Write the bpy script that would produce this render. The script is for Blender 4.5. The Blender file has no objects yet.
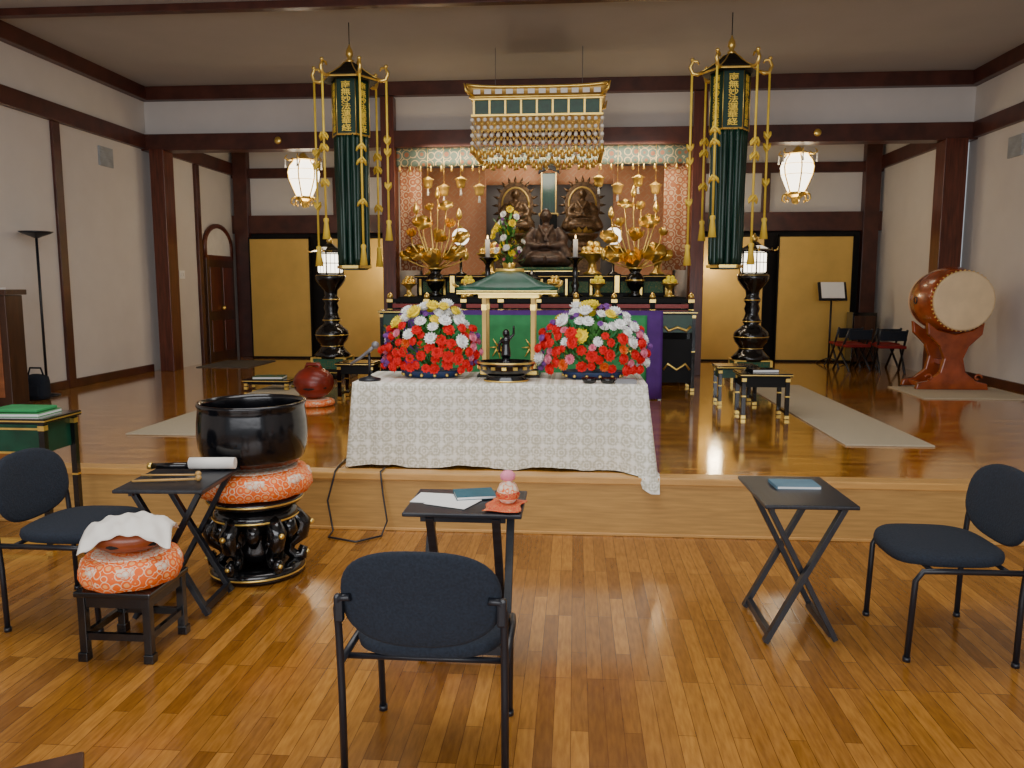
import bpy, bmesh, math, random
from mathutils import Vector, Matrix, Euler
random.seed(7)
pi=math.pi
C=bpy.context.scene.collection
def link(o): C.objects.link(o); return o
# ---------------------------------------------------------------- materials
def nm(name):
    m=bpy.data.materials.new(name); m.use_nodes=True
    nt=m.node_tree; return m,nt,nt.nodes['Principled BSDF']
def mat(name,col,rough=.5,metal=0,var=.15,scale=8,bump=0,emit=None,es=0,coat=0,stretch=None,spec=.5):
    m,nt,b=nm(name); N=nt.nodes;L=nt.links
    tc=N.new('ShaderNodeTexCoord'); mp=N.new('ShaderNodeMapping'); L.new(tc.outputs['Object'],mp.inputs[0])
    if stretch: mp.inputs['Scale'].default_value=stretch
    no=N.new('ShaderNodeTexNoise'); no.inputs['Scale'].default_value=scale; no.inputs['Detail'].default_value=4
    L.new(mp.outputs[0],no.inputs['Vector'])
    r=N.new('ShaderNodeValToRGB'); L.new(no.outputs['Fac'],r.inputs[0])
    r.color_ramp.elements[0].position=.3; r.color_ramp.elements[1].position=.7
    r.color_ramp.elements[0].color=tuple(c*(1-var) for c in col)+(1,)
    r.color_ramp.elements[1].color=tuple(min(1,c*(1+var)) for c in col)+(1,)
    L.new(r.outputs[0],b.inputs['Base Color'])
    b.inputs['Roughness'].default_value=rough; b.inputs['Metallic'].default_value=metal
    b.inputs['Specular IOR Level'].default_value=spec
    if coat: b.inputs['Coat Weight'].default_value=coat; b.inputs['Coat Roughness'].default_value=.1
    if bump:
        bp=N.new('ShaderNodeBump'); bp.inputs['Strength'].default_value=bump; bp.inputs['Distance'].default_value=.01
        L.new(no.outputs['Fac'],bp.inputs['Height']); L.new(bp.outputs[0],b.inputs['Normal'])
    if emit: b.inputs['Emission Color'].default_value=tuple(emit)+(1,); b.inputs['Emission Strength'].default_value=es
    return m
def plankmat(name,c1,c2,bw,rh,rough,rot,mort=.0015,coat=.3,bmp=.09,cr=.12):
    m,nt,b=nm(name); N=nt.nodes;L=nt.links
    tc=N.new('ShaderNodeTexCoord'); mp=N.new('ShaderNodeMapping'); L.new(tc.outputs['Object'],mp.inputs[0]); mp.inputs['Rotation'].default_value=(0,0,rot)
    br=N.new('ShaderNodeTexBrick'); L.new(mp.outputs[0],br.inputs['Vector'])
    br.inputs['Scale'].default_value=1; br.inputs['Brick Width'].default_value=bw; br.inputs['Row Height'].default_value=rh
    br.inputs['Mortar Size'].default_value=mort; br.inputs['Bias'].default_value=0; br.offset=.37; br.offset_frequency=3
    br.inputs['Color1'].default_value=(*c1,1); br.inputs['Color2'].default_value=(*c2,1)
    br.inputs['Mortar'].default_value=(c1[0]*.6,c1[1]*.55,c1[2]*.5,1)
    mp2=N.new('ShaderNodeMapping'); L.new(mp.outputs[0],mp2.inputs[0]); mp2.inputs['Scale'].default_value=(2.5,16,1)
    no=N.new('ShaderNodeTexNoise'); no.inputs['Scale'].default_value=4; no.inputs['Detail'].default_value=5; L.new(mp2.outputs[0],no.inputs['Vector'])
    r=N.new('ShaderNodeValToRGB'); L.new(no.outputs['Fac'],r.inputs[0]); r.color_ramp.elements[0].position=.3; r.color_ramp.elements[1].position=.65
    r.color_ramp.elements[0].color=(.72,.66,.58,1); r.color_ramp.elements[1].color=(1.08,1.06,1.03,1)
    mx=N.new('ShaderNodeMix'); mx.data_type='RGBA'; mx.blend_type='MULTIPLY'; mx.inputs[0].default_value=1
    L.new(br.outputs['Color'],mx.inputs[6]); L.new(r.outputs[0],mx.inputs[7]); L.new(mx.outputs[2],b.inputs['Base Color'])
    b.inputs['Roughness'].default_value=rough; b.inputs['Coat Weight'].default_value=coat; b.inputs['Coat Roughness'].default_value=cr
    bp=N.new('ShaderNodeBump'); bp.inputs['Strength'].default_value=bmp; bp.inputs['Distance'].default_value=.006
    L.new(no.outputs['Fac'],bp.inputs['Height']); L.new(bp.outputs[0],b.inputs['Normal']); L.new(bp.outputs[0],b.inputs['Coat Normal'])
    return m
def brocade(name,c1,c2,c3,scale=20,rough=.6,metal=0,kind='vor'):
    m,nt,b=nm(name); N=nt.nodes;L=nt.links
    tc=N.new('ShaderNodeTexCoord')
    if kind=='vor':
        t=N.new('ShaderNodeTexVoronoi'); t.inputs['Scale'].default_value=scale; t.inputs['Randomness'].default_value=.35; o=t.outputs['Distance']
    elif kind=='magic':
        t=N.new('ShaderNodeTexMagic'); t.inputs['Scale'].default_value=scale; t.turbulence_depth=3; o=t.outputs['Fac']
    L.new(tc.outputs['Object'],t.inputs['Vector'])
    r=N.new('ShaderNodeValToRGB'); L.new(o,r.inputs[0]); r.color_ramp.interpolation='CONSTANT'
    e=r.color_ramp.elements; e[0].position=0; e[0].color=(*c3,1); e[1].position=.3; e[1].color=(*c1,1)
    x=e.new(.52); x.color=(*c2,1); x=e.new(.6); x.color=(*c1,1)
    L.new(r.outputs[0],b.inputs['Base Color']); b.inputs['Roughness'].default_value=rough; b.inputs['Metallic'].default_value=metal
    return m
def lacemat(name):
    m,nt,b=nm(name); N=nt.nodes;L=nt.links
    tc=N.new('ShaderNodeTexCoord')
    mp=N.new('ShaderNodeMapping'); L.new(tc.outputs['Object'],mp.inputs[0]); mp.inputs['Scale'].default_value=(1,.0,1)
    v=N.new('ShaderNodeTexVoronoi'); v.distance='MANHATTAN'; v.inputs['Scale'].default_value=60; v.inputs['Randomness'].default_value=.55
    L.new(mp.outputs[0],v.inputs['Vector'])
    w=N.new('ShaderNodeTexVoronoi'); w.inputs['Scale'].default_value=12; w.inputs['Randomness'].default_value=.12; L.new(mp.outputs[0],w.inputs['Vector'])
    r1=N.new('ShaderNodeValToRGB'); L.new(w.outputs['Distance'],r1.inputs[0]); e=r1.color_ramp.elements
    e[0].position=0; e[0].color=(.2,.2,.2,1); e[1].position=.14; e[1].color=(.9,.9,.9,1)
    for p_,c_ in((.26,.25),(.38,.9),(.52,.3),(.62,.1)): x=e.new(p_); x.color=(c_,c_,c_,1)
    mm=N.new('ShaderNodeMath'); mm.operation='MULTIPLY'; L.new(v.outputs['Distance'],mm.inputs[0]); L.new(r1.outputs[0],mm.inputs[1])
    r=N.new('ShaderNodeValToRGB'); L.new(mm.outputs[0],r.inputs[0]); e=r.color_ramp.elements
    e[0].position=.08; e[0].color=(.93,.91,.82,1); e[1].position=.60; e[1].color=(.58,.56,.44,1)
    L.new(r.outputs[0],b.inputs['Base Color']); b.inputs['Roughness'].default_value=.9
    bp=N.new('ShaderNodeBump'); bp.inputs['Strength'].default_value=.4; bp.inputs['Distance'].default_value=.004; bp.invert=True
    L.new(mm.outputs[0],bp.inputs['Height']); L.new(bp.outputs[0],b.inputs['Normal'])
    return m
M_floor=plankmat('oak_planks',(.22,.085,.012),(.47,.215,.040),.62,.064,.22,pi/2,mort=.0013,coat=.4)
M_plat=plankmat('parquet_oak',(.34,.135,.016),(.62,.29,.045),.30,.075,.10,0,coat=.8,mort=.001,bmp=.06,cr=.06)
M_riser=mat('step_oak',(.50,.29,.09),.4,var=.16,scale=4,stretch=(1,1,14))
M_nose=mat('nosing_oak',(.60,.33,.10),.3,var=.12,scale=5,stretch=(1,8,8))
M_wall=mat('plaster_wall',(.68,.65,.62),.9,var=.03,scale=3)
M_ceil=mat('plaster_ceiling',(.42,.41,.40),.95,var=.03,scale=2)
M_beam=mat('dark_mahogany',(.075,.020,.012),.4,var=.35,scale=5,coat=.1)
M_post=mat('red_mahogany',(.105,.025,.013),.35,var=.4,scale=6,stretch=(6,6,.5),coat=.1)
M_black=mat('black_lacquer',(.005,.005,.006),.15,var=.2,coat=.4)
M_blackm=mat('satin_black_lacquer',(.005,.005,.005),.5,var=.2,spec=.2)
M_iron=mat('black_bronze',(.006,.006,.008),.16,metal=.3,var=.3,scale=30,bump=.05,coat=.4)
M_dark=mat('painted_hollow_dark',(.008,.006,.006),.8)  # near-black standing in for the darkness inside openings and slits
M_gold=mat('polished_gold',(1,.66,.17),.28,metal=.85,var=.12,scale=15)
M_goldl=mat('gold_leaf',(.66,.43,.11),.45,metal=.3,var=.08,scale=3)
M_yel=mat('yellow_silk_cord',(.95,.64,.07),.6)
M_green=mat('deep_green_lacquer',(.006,.06,.032),.3,var=.3,scale=10)
M_dgreen=mat('dark_green_silk',(.005,.034,.022),.3,var=.35,scale=6,stretch=(8,8,.5))
M_ggreen=mat('bright_green_cloth',(.03,.28,.09),.7)
M_purple=mat('purple_cloth',(.09,.02,.22),.7)
M_fab=mat('navy_slate_upholstery',(.012,.018,.030),.95,var=.3,scale=120,bump=.3)
M_tube=mat('black_steel_tube',(.010,.012,.018),.35,var=.1)
M_tray=mat('black_stained_wood',(.012,.014,.020),.35,var=.5,scale=6,stretch=(20,1,1))
M_lace=lacemat('white_lace')
M_white=mat('white_cloth',(.84,.81,.74),.9,var=.04)
M_paper=mat('white_paper',(.88,.88,.86),.8,var=.02)
M_blueb=mat('blue_gray_book_cover',(.10,.20,.27),.6)
M_teal=mat('teal_book_cover',(.02,.11,.15),.6)
M_gbook=mat('green_cover',(.08,.32,.11),.6)
M_orange=brocade('orange_white_brocade',(.90,.14,.006),(.92,.60,.36),(.93,.40,.14),26)
M_orange2=brocade('pale_brocade',(.88,.68,.50),(.90,.18,.02),(.92,.84,.72),34)
M_obroc=brocade('salmon_gold_brocade',(.85,.38,.19),(.85,.50,.28),(.78,.32,.15),6,kind='magic')
M_lattice=brocade('lattice_brocade',(.50,.18,.08),(.80,.66,.45),(.70,.48,.28),11)
M_frieze=brocade('pattern_frieze',(.10,.15,.12),(.50,.38,.20),(.25,.10,.05),9)
M_gbroc=brocade('green_brocade',(.01,.10,.05),(.20,.18,.05),(.02,.15,.08),30)
M_redbroc=brocade('red_brocade',(.60,.03,.01),(.80,.45,.15),(.7,.2,.05),60)
M_red=mat('red_lacquer',(.35,.02,.012),.35)
M_wood=mat('warm_wood',(.30,.10,.035),.4,var=.3,scale=4,stretch=(1,1,5))
M_dwood=mat('dark_brown_wood',(.06,.024,.012),.35,var=.35,scale=5,stretch=(3,3,.6))
M_drum=mat('drum_wood',(.33,.065,.018),.24,var=.35,scale=7,coat=.4)
M_hide=mat('cream_drum_skin',(.80,.62,.38),.6,var=.1,scale=4)
M_statue=mat('dark_gilt_bronze',(.13,.072,.032),.4,metal=.45,var=.6,scale=22,bump=.3)
M_fish=mat('carved_brown_wood',(.22,.05,.016),.3,var=.3)
M_fishr=mat('carved_red_wood',(.20,.020,.010),.3,var=.35)
M_lamp=mat('lit_lamp_shade',(.95,.90,.80),.7,emit=(1,.88,.68),es=5)
M_lampw=mat('lit_white_globe',(.95,.92,.85),.7,emit=(1,.88,.70),es=3)
M_rug=mat('beige_rug',(.52,.45,.32),.95,var=.15,scale=90,bump=.5)
M_mat=mat('gray_mat',(.10,.09,.08),.95,var=.25,scale=40)
M_leaf=mat('green_leaves',(.05,.21,.03),.6,var=.5,scale=20)
M_fw=mat('white_petals',(.97,.97,.95),.7,var=.02)
M_fy=mat('yellow_petals',(1,.80,.05),.7,var=.08)
M_fr=mat('red_petals',(.90,.02,.02),.7,var=.25)
M_fp=mat('purple_petals',(.32,.12,.46),.7,var=.3)
M_fk=mat('pink_petals',(.92,.28,.40),.7,var=.2)
M_blue=mat('blue_basket',(.01,.03,.10),.5,var=.3,scale=30)
M_wax=mat('white_wax',(.9,.87,.8),.5,var=.02)
M_flame=mat('flame_glow',(1,.7,.3),.5,emit=(1,.62,.22),es=12)
M_gray=mat('gray_metal',(.20,.20,.21),.4,metal=.3)
M_vent=mat('vent_gray',(.36,.39,.42),.6)
M_redc=mat('red_seat_fabric',(.22,.010,.010),.9)
M_glass=mat('frosted_pane',(.80,.80,.78),.4,var=.05)
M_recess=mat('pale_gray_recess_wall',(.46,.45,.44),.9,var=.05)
# ---------------------------------------------------------------- builder
def setp(o,label=None,cat=None,group=None,kind=None):
    if label:o['label']=label
    if cat:o['category']=cat
    if group:o['group']=group
    if kind:o['kind']=kind
    return o
class P:
    def __init__(s): s.v=[];s.f=[];s.m=[];s.s=[];s.mi=0
    def mt(s,i): s.mi=i; return s
    def add(s,vs,fs,smooth=False,M=None,fn=None):
        n=len(s.v)
        for q in vs:
            q=Vector(q)
            if fn: q=Vector(fn(q))
            if M: q=M@q
            s.v.append(tuple(q))
        for f in fs: s.f.append([n+i for i in f]); s.m.append(s.mi); s.s.append(smooth)
        return s
    def box(s,x,y,z,sx,sy,sz,rot=None,M=None):
        R=Matrix.Translation((x,y,z))
        if rot: R=R@Euler(rot).to_matrix().to_4x4()
        if M: R=M@R
        a,b,c=sx/2,sy/2,sz/2
        return s.add([(-a,-b,-c),(a,-b,-c),(a,b,-c),(-a,b,-c),(-a,-b,c),(a,-b,c),(a,b,c),(-a,b,c)],
            [(0,3,2,1),(4,5,6,7),(0,1,5,4),(1,2,6,5),(2,3,7,6),(3,0,4,7)],M=R)
    def bx(s,x0,x1,y0,y1,z0,z1): return s.box((x0+x1)/2,(y0+y1)/2,(z0+z1)/2,x1-x0,y1-y0,z1-z0)
    def tube(s,pts,r,seg=8,M=None,smooth=True):
        pts=[Vector(p) for p in pts]; n=len(pts); rs=r if isinstance(r,(list,tuple)) else [r]*n
        vs=[];up=None
        for i,p in enumerate(pts):
            d=(pts[min(i+1,n-1)]-pts[max(i-1,0)]).normalized()
            if up is None: up=Vector((0,0,1)) if abs(d.z)<.9 else Vector((1,0,0))
            a=up-d*up.dot(d)
            if a.length<1e-4: a=Vector((1,0,0))-d*d.x
            a.normalize(); b=d.cross(a); up=a
            for k in range(seg):
                t=2*pi*k/seg; vs.append(p+(a*math.cos(t)+b*math.sin(t))*rs[i])
        fs=[]
        for i in range(n-1):
            for k in range(seg):
                k2=(k+1)%seg; fs.append((i*seg+k,i*seg+k2,(i+1)*seg+k2,(i+1)*seg+k))
        s.add(vs,fs,smooth,M)
        m=len(s.v)-len(vs)
        s.f.append([m+k for k in range(seg)][::-1]);s.m.append(s.mi);s.s.append(False)
        s.f.append([m+(n-1)*seg+k for k in range(seg)]);s.m.append(s.mi);s.s.append(False)
        return s
    def cyl(s,p0,p1,r0,r1=None,seg=14,M=None,smooth=True): return s.tube([p0,p1],[r0,r0 if r1 is None else r1],seg,M,smooth)
    def lathe(s,prof,c=(0,0,0),seg=24,M=None,sx=1,sy=1,n=2,fn=None,smooth=True):
        vs=[];fs=[]
        for (r,z) in prof:
            for k in range(seg):
                t=2*pi*(k+.5)/seg; ct,st=math.cos(t),math.sin(t)
                if n!=2:
                    ct=math.copysign(abs(ct)**(2/n),ct); st=math.copysign(abs(st)**(2/n),st)
                vs.append((c[0]+max(r,.0004)*sx*ct,c[1]+max(r,.0004)*sy*st,c[2]+z))
        for i in range(len(prof)-1):
            for k in range(seg):
                k2=(k+1)%seg; fs.append((i*seg+k,i*seg+k2,(i+1)*seg+k2,(i+1)*seg+k))
        if len(prof)!=3:
            fs.append(tuple(range(seg))[::-1]); fs.append(tuple((len(prof)-1)*seg+k for k in range(seg)))
        return s.add(vs,fs,smooth,M,fn)
    def sph(s,x,y,z,r,sx=1,sy=1,sz=1,seg=14,M=None):
        pr=[(math.sin(pi*i/8)*1,-math.cos(pi*i/8)) for i in range(9)]
        return s.lathe([(r*a,r*b*sz) for a,b in pr],(x,y,z),seg,M,sx,sy)
    def pad(s,c,sx,sy,h,n=3,seg=40,fn=None,M=None):
        pr=[(.0,0),(.6,0),(.92,.03),(.985,.2),(1,.5),(.985,.8),(.92,.97),(.6,1.06),(.25,1.1),(0,1.1)]
        return s.lathe([(r,z*h) for r,z in pr],c,seg,M,sx,sy,n,fn)
    def prism(s,pts,y0,y1,M=None):
        n=len(pts); vs=[(x,y0,z) for x,z in pts]+[(x,y1,z) for x,z in pts]
        fs=[tuple(range(n)),tuple(range(n,2*n))[::-1]]+[(i,i+n,(i+1)%n+n,(i+1)%n) for i in range(n)]
        return s.add(vs,fs,False,M)
    def grid(s,fn,nu,nv,smooth=True,M=None):
        vs=[fn(i/nu,j/nv) for j in range(nv+1) for i in range(nu+1)]
        fs=[(j*(nu+1)+i,j*(nu+1)+i+1,(j+1)*(nu+1)+i+1,(j+1)*(nu+1)+i) for j in range(nv) for i in range(nu)]
        return s.add(vs,fs,smooth,M)
    def petals(s,c,n,ln,w,tilt,curl,off=0,r0=0,M=None):
        for k in range(n):
            a=off+2*pi*k/n; vs=[]
            for j in range(4):
                t=j/3; an=tilt+curl*t
                rr=r0+ln*t*math.cos(an); zz=ln*t*math.sin(an); ww=w*[.35,.95,.9,.12][j]
                for q in(-1,0,1):
                    vs.append((c[0]+rr*math.cos(a)-q*ww/2*math.sin(a),c[1]+rr*math.sin(a)+q*ww/2*math.cos(a),c[2]+zz+abs(q)*ww*.15))
            fs=[(j*3+i,j*3+i+1,j*3+i+4,j*3+i+3) for j in range(3) for i in range(2)]
            s.add(vs,fs,True,M)
        return s
    def obj(s,name,mats,parent=None,loc=(0,0,0),rot=(0,0,0),bevel=0,solid=0,remesh=0,sub=0,label=None,kind=None,recalc=True):
        me=bpy.data.meshes.new(name); me.from_pydata(s.v,[],s.f)
        if not isinstance(mats,(list,tuple)): mats=[mats]
        for m in mats: me.materials.append(m)
        me.polygons.foreach_set('material_index',s.m); me.polygons.foreach_set('use_smooth',s.s); me.update()
        if recalc:
            b=bmesh.new(); b.from_mesh(me); bmesh.ops.recalc_face_normals(b,faces=b.faces); b.to_mesh(me); b.free()
        o=bpy.data.objects.new(name,me); link(o); o.location=loc; o.rotation_euler=rot; o.parent=parent
        if remesh:
            d=o.modifiers.new('r','REMESH'); d.mode='VOXEL'; d.voxel_size=remesh; d.use_smooth_shade=True
            d=o.modifiers.new('s','SMOOTH'); d.iterations=3
        if bevel:
            d=o.modifiers.new('b','BEVEL'); d.width=bevel; d.segments=2; d.limit_method='ANGLE'; d.angle_limit=.7
        if solid:
            d=o.modifiers.new('so','SOLIDIFY'); d.thickness=solid
        if sub:
            d=o.modifiers.new('su','SUBSURF'); d.levels=sub; d.render_levels=sub
        setp(o,label=label,kind=kind)
        return o
def root(name,label,cat,loc=(0,0,0),rz=0,group=None,scale=1):
    e=bpy.data.objects.new(name,None); link(e); e.location=loc; e.rotation_euler=(0,0,rz); e.scale=(scale,)*3
    e.empty_display_size=.1
    return setp(e,label,cat,group)
def mesh_of(p,m,name):
    o=p.obj(name,m); me=o.data; bpy.data.objects.remove(o); return me
def inst(me,name,parent,loc,rot=(0,0,0),s=1):
    o=bpy.data.objects.new(name,me); link(o); o.parent=parent; o.location=loc; o.rotation_euler=rot; o.scale=(s,s,s); return o
def struct(name,p,mats,bevel=0):
    o=p.obj(name,mats,bevel=bevel); o['kind']='structure'; return o
tn=[0]
def trim(x0,x1,y0,y1,z0,z1,m=None,bevel=.006):
    tn[0]+=1; p=P(); p.bx(x0,x1,y0,y1,z0,z1); return struct('trim_%d'%tn[0],p,m or M_beam,bevel)
# ---------------------------------------------------------------- room shell
F=.38
XL,XR=-6.0,5.1
struct('floor',P().bx(-6.2,5.3,-2.5,5.0,-.1,0),M_floor)
struct('floor_platform',P().bx(-6.2,5.3,5.02,13.6,-.1,F),M_plat)
trim(-6.0,5.1,5.0,5.02,0,F-.045,M_riser,0)
trim(-6.0,5.1,4.985,5.12,F-.045,F+.004,M_nose,.008)
trim(-6.0,5.1,4.985,5.0,0,.02,M_nose,.004)
struct('wall_left',P().bx(XL-.15,XL,-2.5,11.1,0,4.35),M_wall)
struct('wall_right',P().bx(XR,XR+.15,-2.5,11.1,0,4.35),M_wall)
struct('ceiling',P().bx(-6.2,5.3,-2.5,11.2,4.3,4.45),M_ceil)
struct('wall_back',P().bx(XL,XR,11.02,11.10,3.46,4.3),M_wall)
trim(XL,XR,10.9,11.02,4.12,4.3); trim(XL,XR,10.88,11.14,3.44,3.66)
trim(XL,XL+.10,-2.5,10.9,4.12,4.3); trim(XR-.10,XR,-2.5,10.9,4.12,4.3)
trim(XL,XL+.07,-2.5,10.88,3.46,3.66); trim(XR-.07,XR,-2.5,10.88,3.46,3.66)
trim(XL+.1,XR-.1,7.80,7.90,4.23,4.3)
trim(XL+.12,XL+.32,10.86,11.14,F,3.46,M_post); trim(XR-.40,XR-.12,10.86,11.14,F,3.46,M_post)
for x in(-2.54,1.61): trim(x-.09,x+.09,10.86,11.1,F,4.1,M_post)
for y in(9.0,6.2): trim(XL,XL+.035,y-.07,y+.07,F,3.46)
trim(XR-.035,XR,8.03,8.17,F,3.46)
def base(side,x0,x1,y0,y1,z): 
    struct('baseboard_'+side,P().bx(x0,x1,y0,y1,z,z+.1),M_beam,.004)
base('left',XL,XL+.03,5.1,10.86,F); base('right',XR-.03,XR,5.1,10.86,F)
YB=13.4
struct('wall_recess_left',P().bx(-5.95,-5.8,11.1,YB,F,4.1),M_wall)
struct('wall_recess_right',P().bx(4.85,5.0,11.1,YB,F,4.1),M_wall)
struct('wall_recess_back',P().bx(-5.95,5.0,YB,YB+.15,F,4.1),M_wall)
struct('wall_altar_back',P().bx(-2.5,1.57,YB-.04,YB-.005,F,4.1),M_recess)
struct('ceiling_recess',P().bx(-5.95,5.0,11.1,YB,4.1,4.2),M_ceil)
struct('wall_altar_left',P().bx(-2.6,-2.5,11.1,YB,F,4.1),M_wall)
struct('wall_altar_right',P().bx(1.57,1.67,11.1,YB,F,4.1),M_wall)
trim(-5.8,-5.74,11.14,YB,3.42,3.62); trim(4.79,4.85,11.14,YB,3.42,3.62)
for a,b in((-5.8,-2.6),(1.67,4.85)):
    trim(a,b,YB-.08,YB,3.38,3.54); trim(a,b,YB-.12,YB,2.46,2.76)
trim(-5.74,-5.50,YB-.16,YB,F,4.1); trim(4.55,4.79,YB-.16,YB,F,4.1)
trim(-4.05,-3.93,YB-.1,YB,2.76,3.38); trim(2.98,3.10,YB-.1,YB,2.76,3.38)
trim(-5.8,-5.75,11.95,12.07,F,3.42); 
for a,b in((-5.5,-2.6),(1.67,4.55)):
    tn[0]+=1; struct('trim_%d'%tn[0],P().bx(a,b,YB-.03,YB-.005,F,2.48),M_dark)  # flat dark sheet painting the unlit opening behind the panels, not trim
d=P(); d.bx(-5.8,-5.74,12.15,13.15,F,F+1.62); d.mt(1)
for y in(12.22,12.68):
    for z0,z1 in((.15,.65),(.8,1.5)): d.bx(-5.745,-5.73,y+.03,y+.38,F+z0,F+z1)
dr=struct('door_1',d,[M_dwood,M_post],.006)
P().sph(0,0,0,.035).obj('knob',M_gold,dr,(-5.70,12.62,F+.85))
RYX=Matrix(((0,1,0,0),(1,0,0,0),(0,0,1,0),(0,0,0,1)))
w=P(); w.prism([(12.2,2.06)]+[(12.65-.45*math.cos(pi*i/12),2.20+.32*math.sin(pi*i/12)) for i in range(13)]+[(13.1,2.06)],-5.80,-5.77,RYX)
struct('window_1',w,M_glass)
tn[0]+=1; w=P(); w.tube([(-5.77,12.17,2.02)]+[(-5.77,12.65-.48*math.cos(pi*i/14),2.20+.34*math.sin(pi*i/14)) for i in range(15)]+[(-5.77,13.13,2.02)],.04,6)
struct('trim_%d'%tn[0],w,M_post)
trim(-5.8,-5.74,12.15,13.15,1.99,2.07,M_post)
def gpanel(x0,x1,lab='tall gold-leaf panel in a thin black frame by the wall'):
    w=x1-x0; r=root('gold_screen_panel',lab,'panel',((x0+x1)/2,13.0,F),group='gold-leaf panels')
    P().bx(-w/2+.02,w/2-.02,-.02,.02,.03,1.97).obj('gold_leaf_sheet',M_goldl,r)
    P().bx(-w/2,w/2,-.03,.03,0,.03).bx(-w/2,w/2,-.03,.03,1.97,2.0).bx(-w/2,-w/2+.02,-.03,.03,0,2.0).bx(w/2-.02,w/2,-.03,.03,0,2.0).obj('frame',M_blackm,r)
    return r
gpanel(-5.40,-4.36); gpanel(3.18,4.34)
gpanel(-4.05,-2.85,lab='gold-leaf panel beside the altar post behind lantern'); gpanel(1.9,2.98,lab='gold-leaf panel beside the altar post behind lantern')
def vent(x,y,z,s):
    p=P(); p.box(0,0,0,.02,.30,.24)
    for i in range(7): p.box(s*.012,0,-.1+.033*i,.012,.27,.012)
    o=p.obj('air_vent',M_vent,loc=(x,y,z)); setp(o,'gray louvered air vent grille on white plaster wall','vent',group='wall vents')
vent(XL+.012,10.0,3.22,1); vent(XR-.012,9.95,3.2,-1)
o=P().box(0,0,0,.012,.16,.12).box(.01,-.035,0,.01,.03,.05).box(.01,.035,0,.01,.03,.05).obj('light_switch',M_paper,loc=(-5.792,11.45,1.75),bevel=.002); setp(o,'small white double light switch plate on plaster','switch')
for x in(-4.05,-2.54,3.1):
    o=P().sph(0,0,0,.05,1,.4,1).obj('beam_boss',M_gold,loc=(x,10.865 if abs(x+2.54)>.01 else 10.85,3.55)); setp(o,'round gold boss fixed to dark beam','ornament',group='gold beam bosses')
def rug(x,y,sx,sy,lab,m=M_rug,rz=0):
    o=P().box(0,0,.006,sx,sy,.012).obj('rug',m,loc=(x,y,F),rot=(0,0,rz),bevel=.004); setp(o,lab,'rug',group='runners')
rug(2.40,8.0,.66,3.7,'long beige woven runner on glossy wood platform'); rug(-3.35,8.0,.62,3.7,'long beige woven runner on glossy wood platform')
rug(4.35,9.3,1.2,1.0,'beige rug beneath the big drum stand')
rug(-5.2,11.9,.8,1.1,'gray door mat in front of wooden door',M_mat)
# ---------------------------------------------------------------- offering table with lace cloth
TX,TY0,TY1,TZ=-.50,5.17,5.87,.955
r=root('offering_table','long table hidden under white lace cloth near platform edge','table',(TX,(TY0+TY1)/2,F))
P().box(0,0,.54,1.88,.62,.03).obj('tabletop',M_wood,r)
for x in(-.88,.88):
    for y in(-.26,.26): P().bx(x-.02,x+.02,y-.02,y+.02,0,.525).obj('leg',M_tube,r)
def cloth():
    hx,hy=.975,.35; per=[]
    def seg(a,b,n):
        for i in range(n): t=i/n; per.append((a[0]+(b[0]-a[0])*t,a[1]+(b[1]-a[1])*t))
    seg((-hx,-hy),(hx,-hy),90); seg((hx,-hy),(hx,hy),34); seg((hx,hy),(-hx,hy),90); seg((-hx,hy),(-hx,-hy),34)
    n=len(per); rows=14; vs=[];fs=[]
    for j in range(rows+1):
        f=j/rows
        for i,(x,y) in enumerate(per):
            nx=ny=0
            if i<90: ny=-1
            elif i<124: nx=1
            elif i<214: ny=1
            else: nx=-1
            def cw(cx,cy,w): return math.exp(-(((x-cx)**2+(y-cy)**2)/w**2))
            fr=cw(hx,-hy,.12); fl=cw(-hx,-hy,.08); bk=cw(hx,hy,.1)+cw(-hx,hy,.1)
            fold=.014*math.sin(i*.30+.8*math.sin(i*.11))+.011*math.sin(i*.62+1.3+math.sin(i*.05)*2)+.004*math.sin(i*1.9)
            off=(.026+fold)*f*1.0+.004*math.sin(i*.9)*min(1,f*4)
            ox=nx*off+.04*f*fr-.04*f*fl+.03*f*bk*(1 if x>0 else -1); oy=ny*off-.21*f*fr-.03*f*fl+.03*f*bk
            zb=F+.016+.010*math.sin(i*.23)-.12*fr*1.0 ; zb=max(zb,F+.010) if fr<.05 else zb; z=TZ-(TZ-zb)*f
            if f>.75 and fr>.02 and oy+y+(TY0+TY1)/2>4.975: z=max(z,F+.012)
            vs.append((TX+x+ox,(TY0+TY1)/2+y+oy,z))
    for j in range(rows):
        for i in range(n): fs.append((j*n+i,j*n+(i+1)%n,(j+1)*n+(i+1)%n,(j+1)*n+i))
    fs.append(tuple(range(n)))
    p=P(); p.add(vs,fs,True); p.s[-1]=False
    o=p.obj('lace_tablecloth',M_lace); setp(o,'white lace tablecloth draped to the platform over long table','tablecloth')
cloth()
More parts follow.
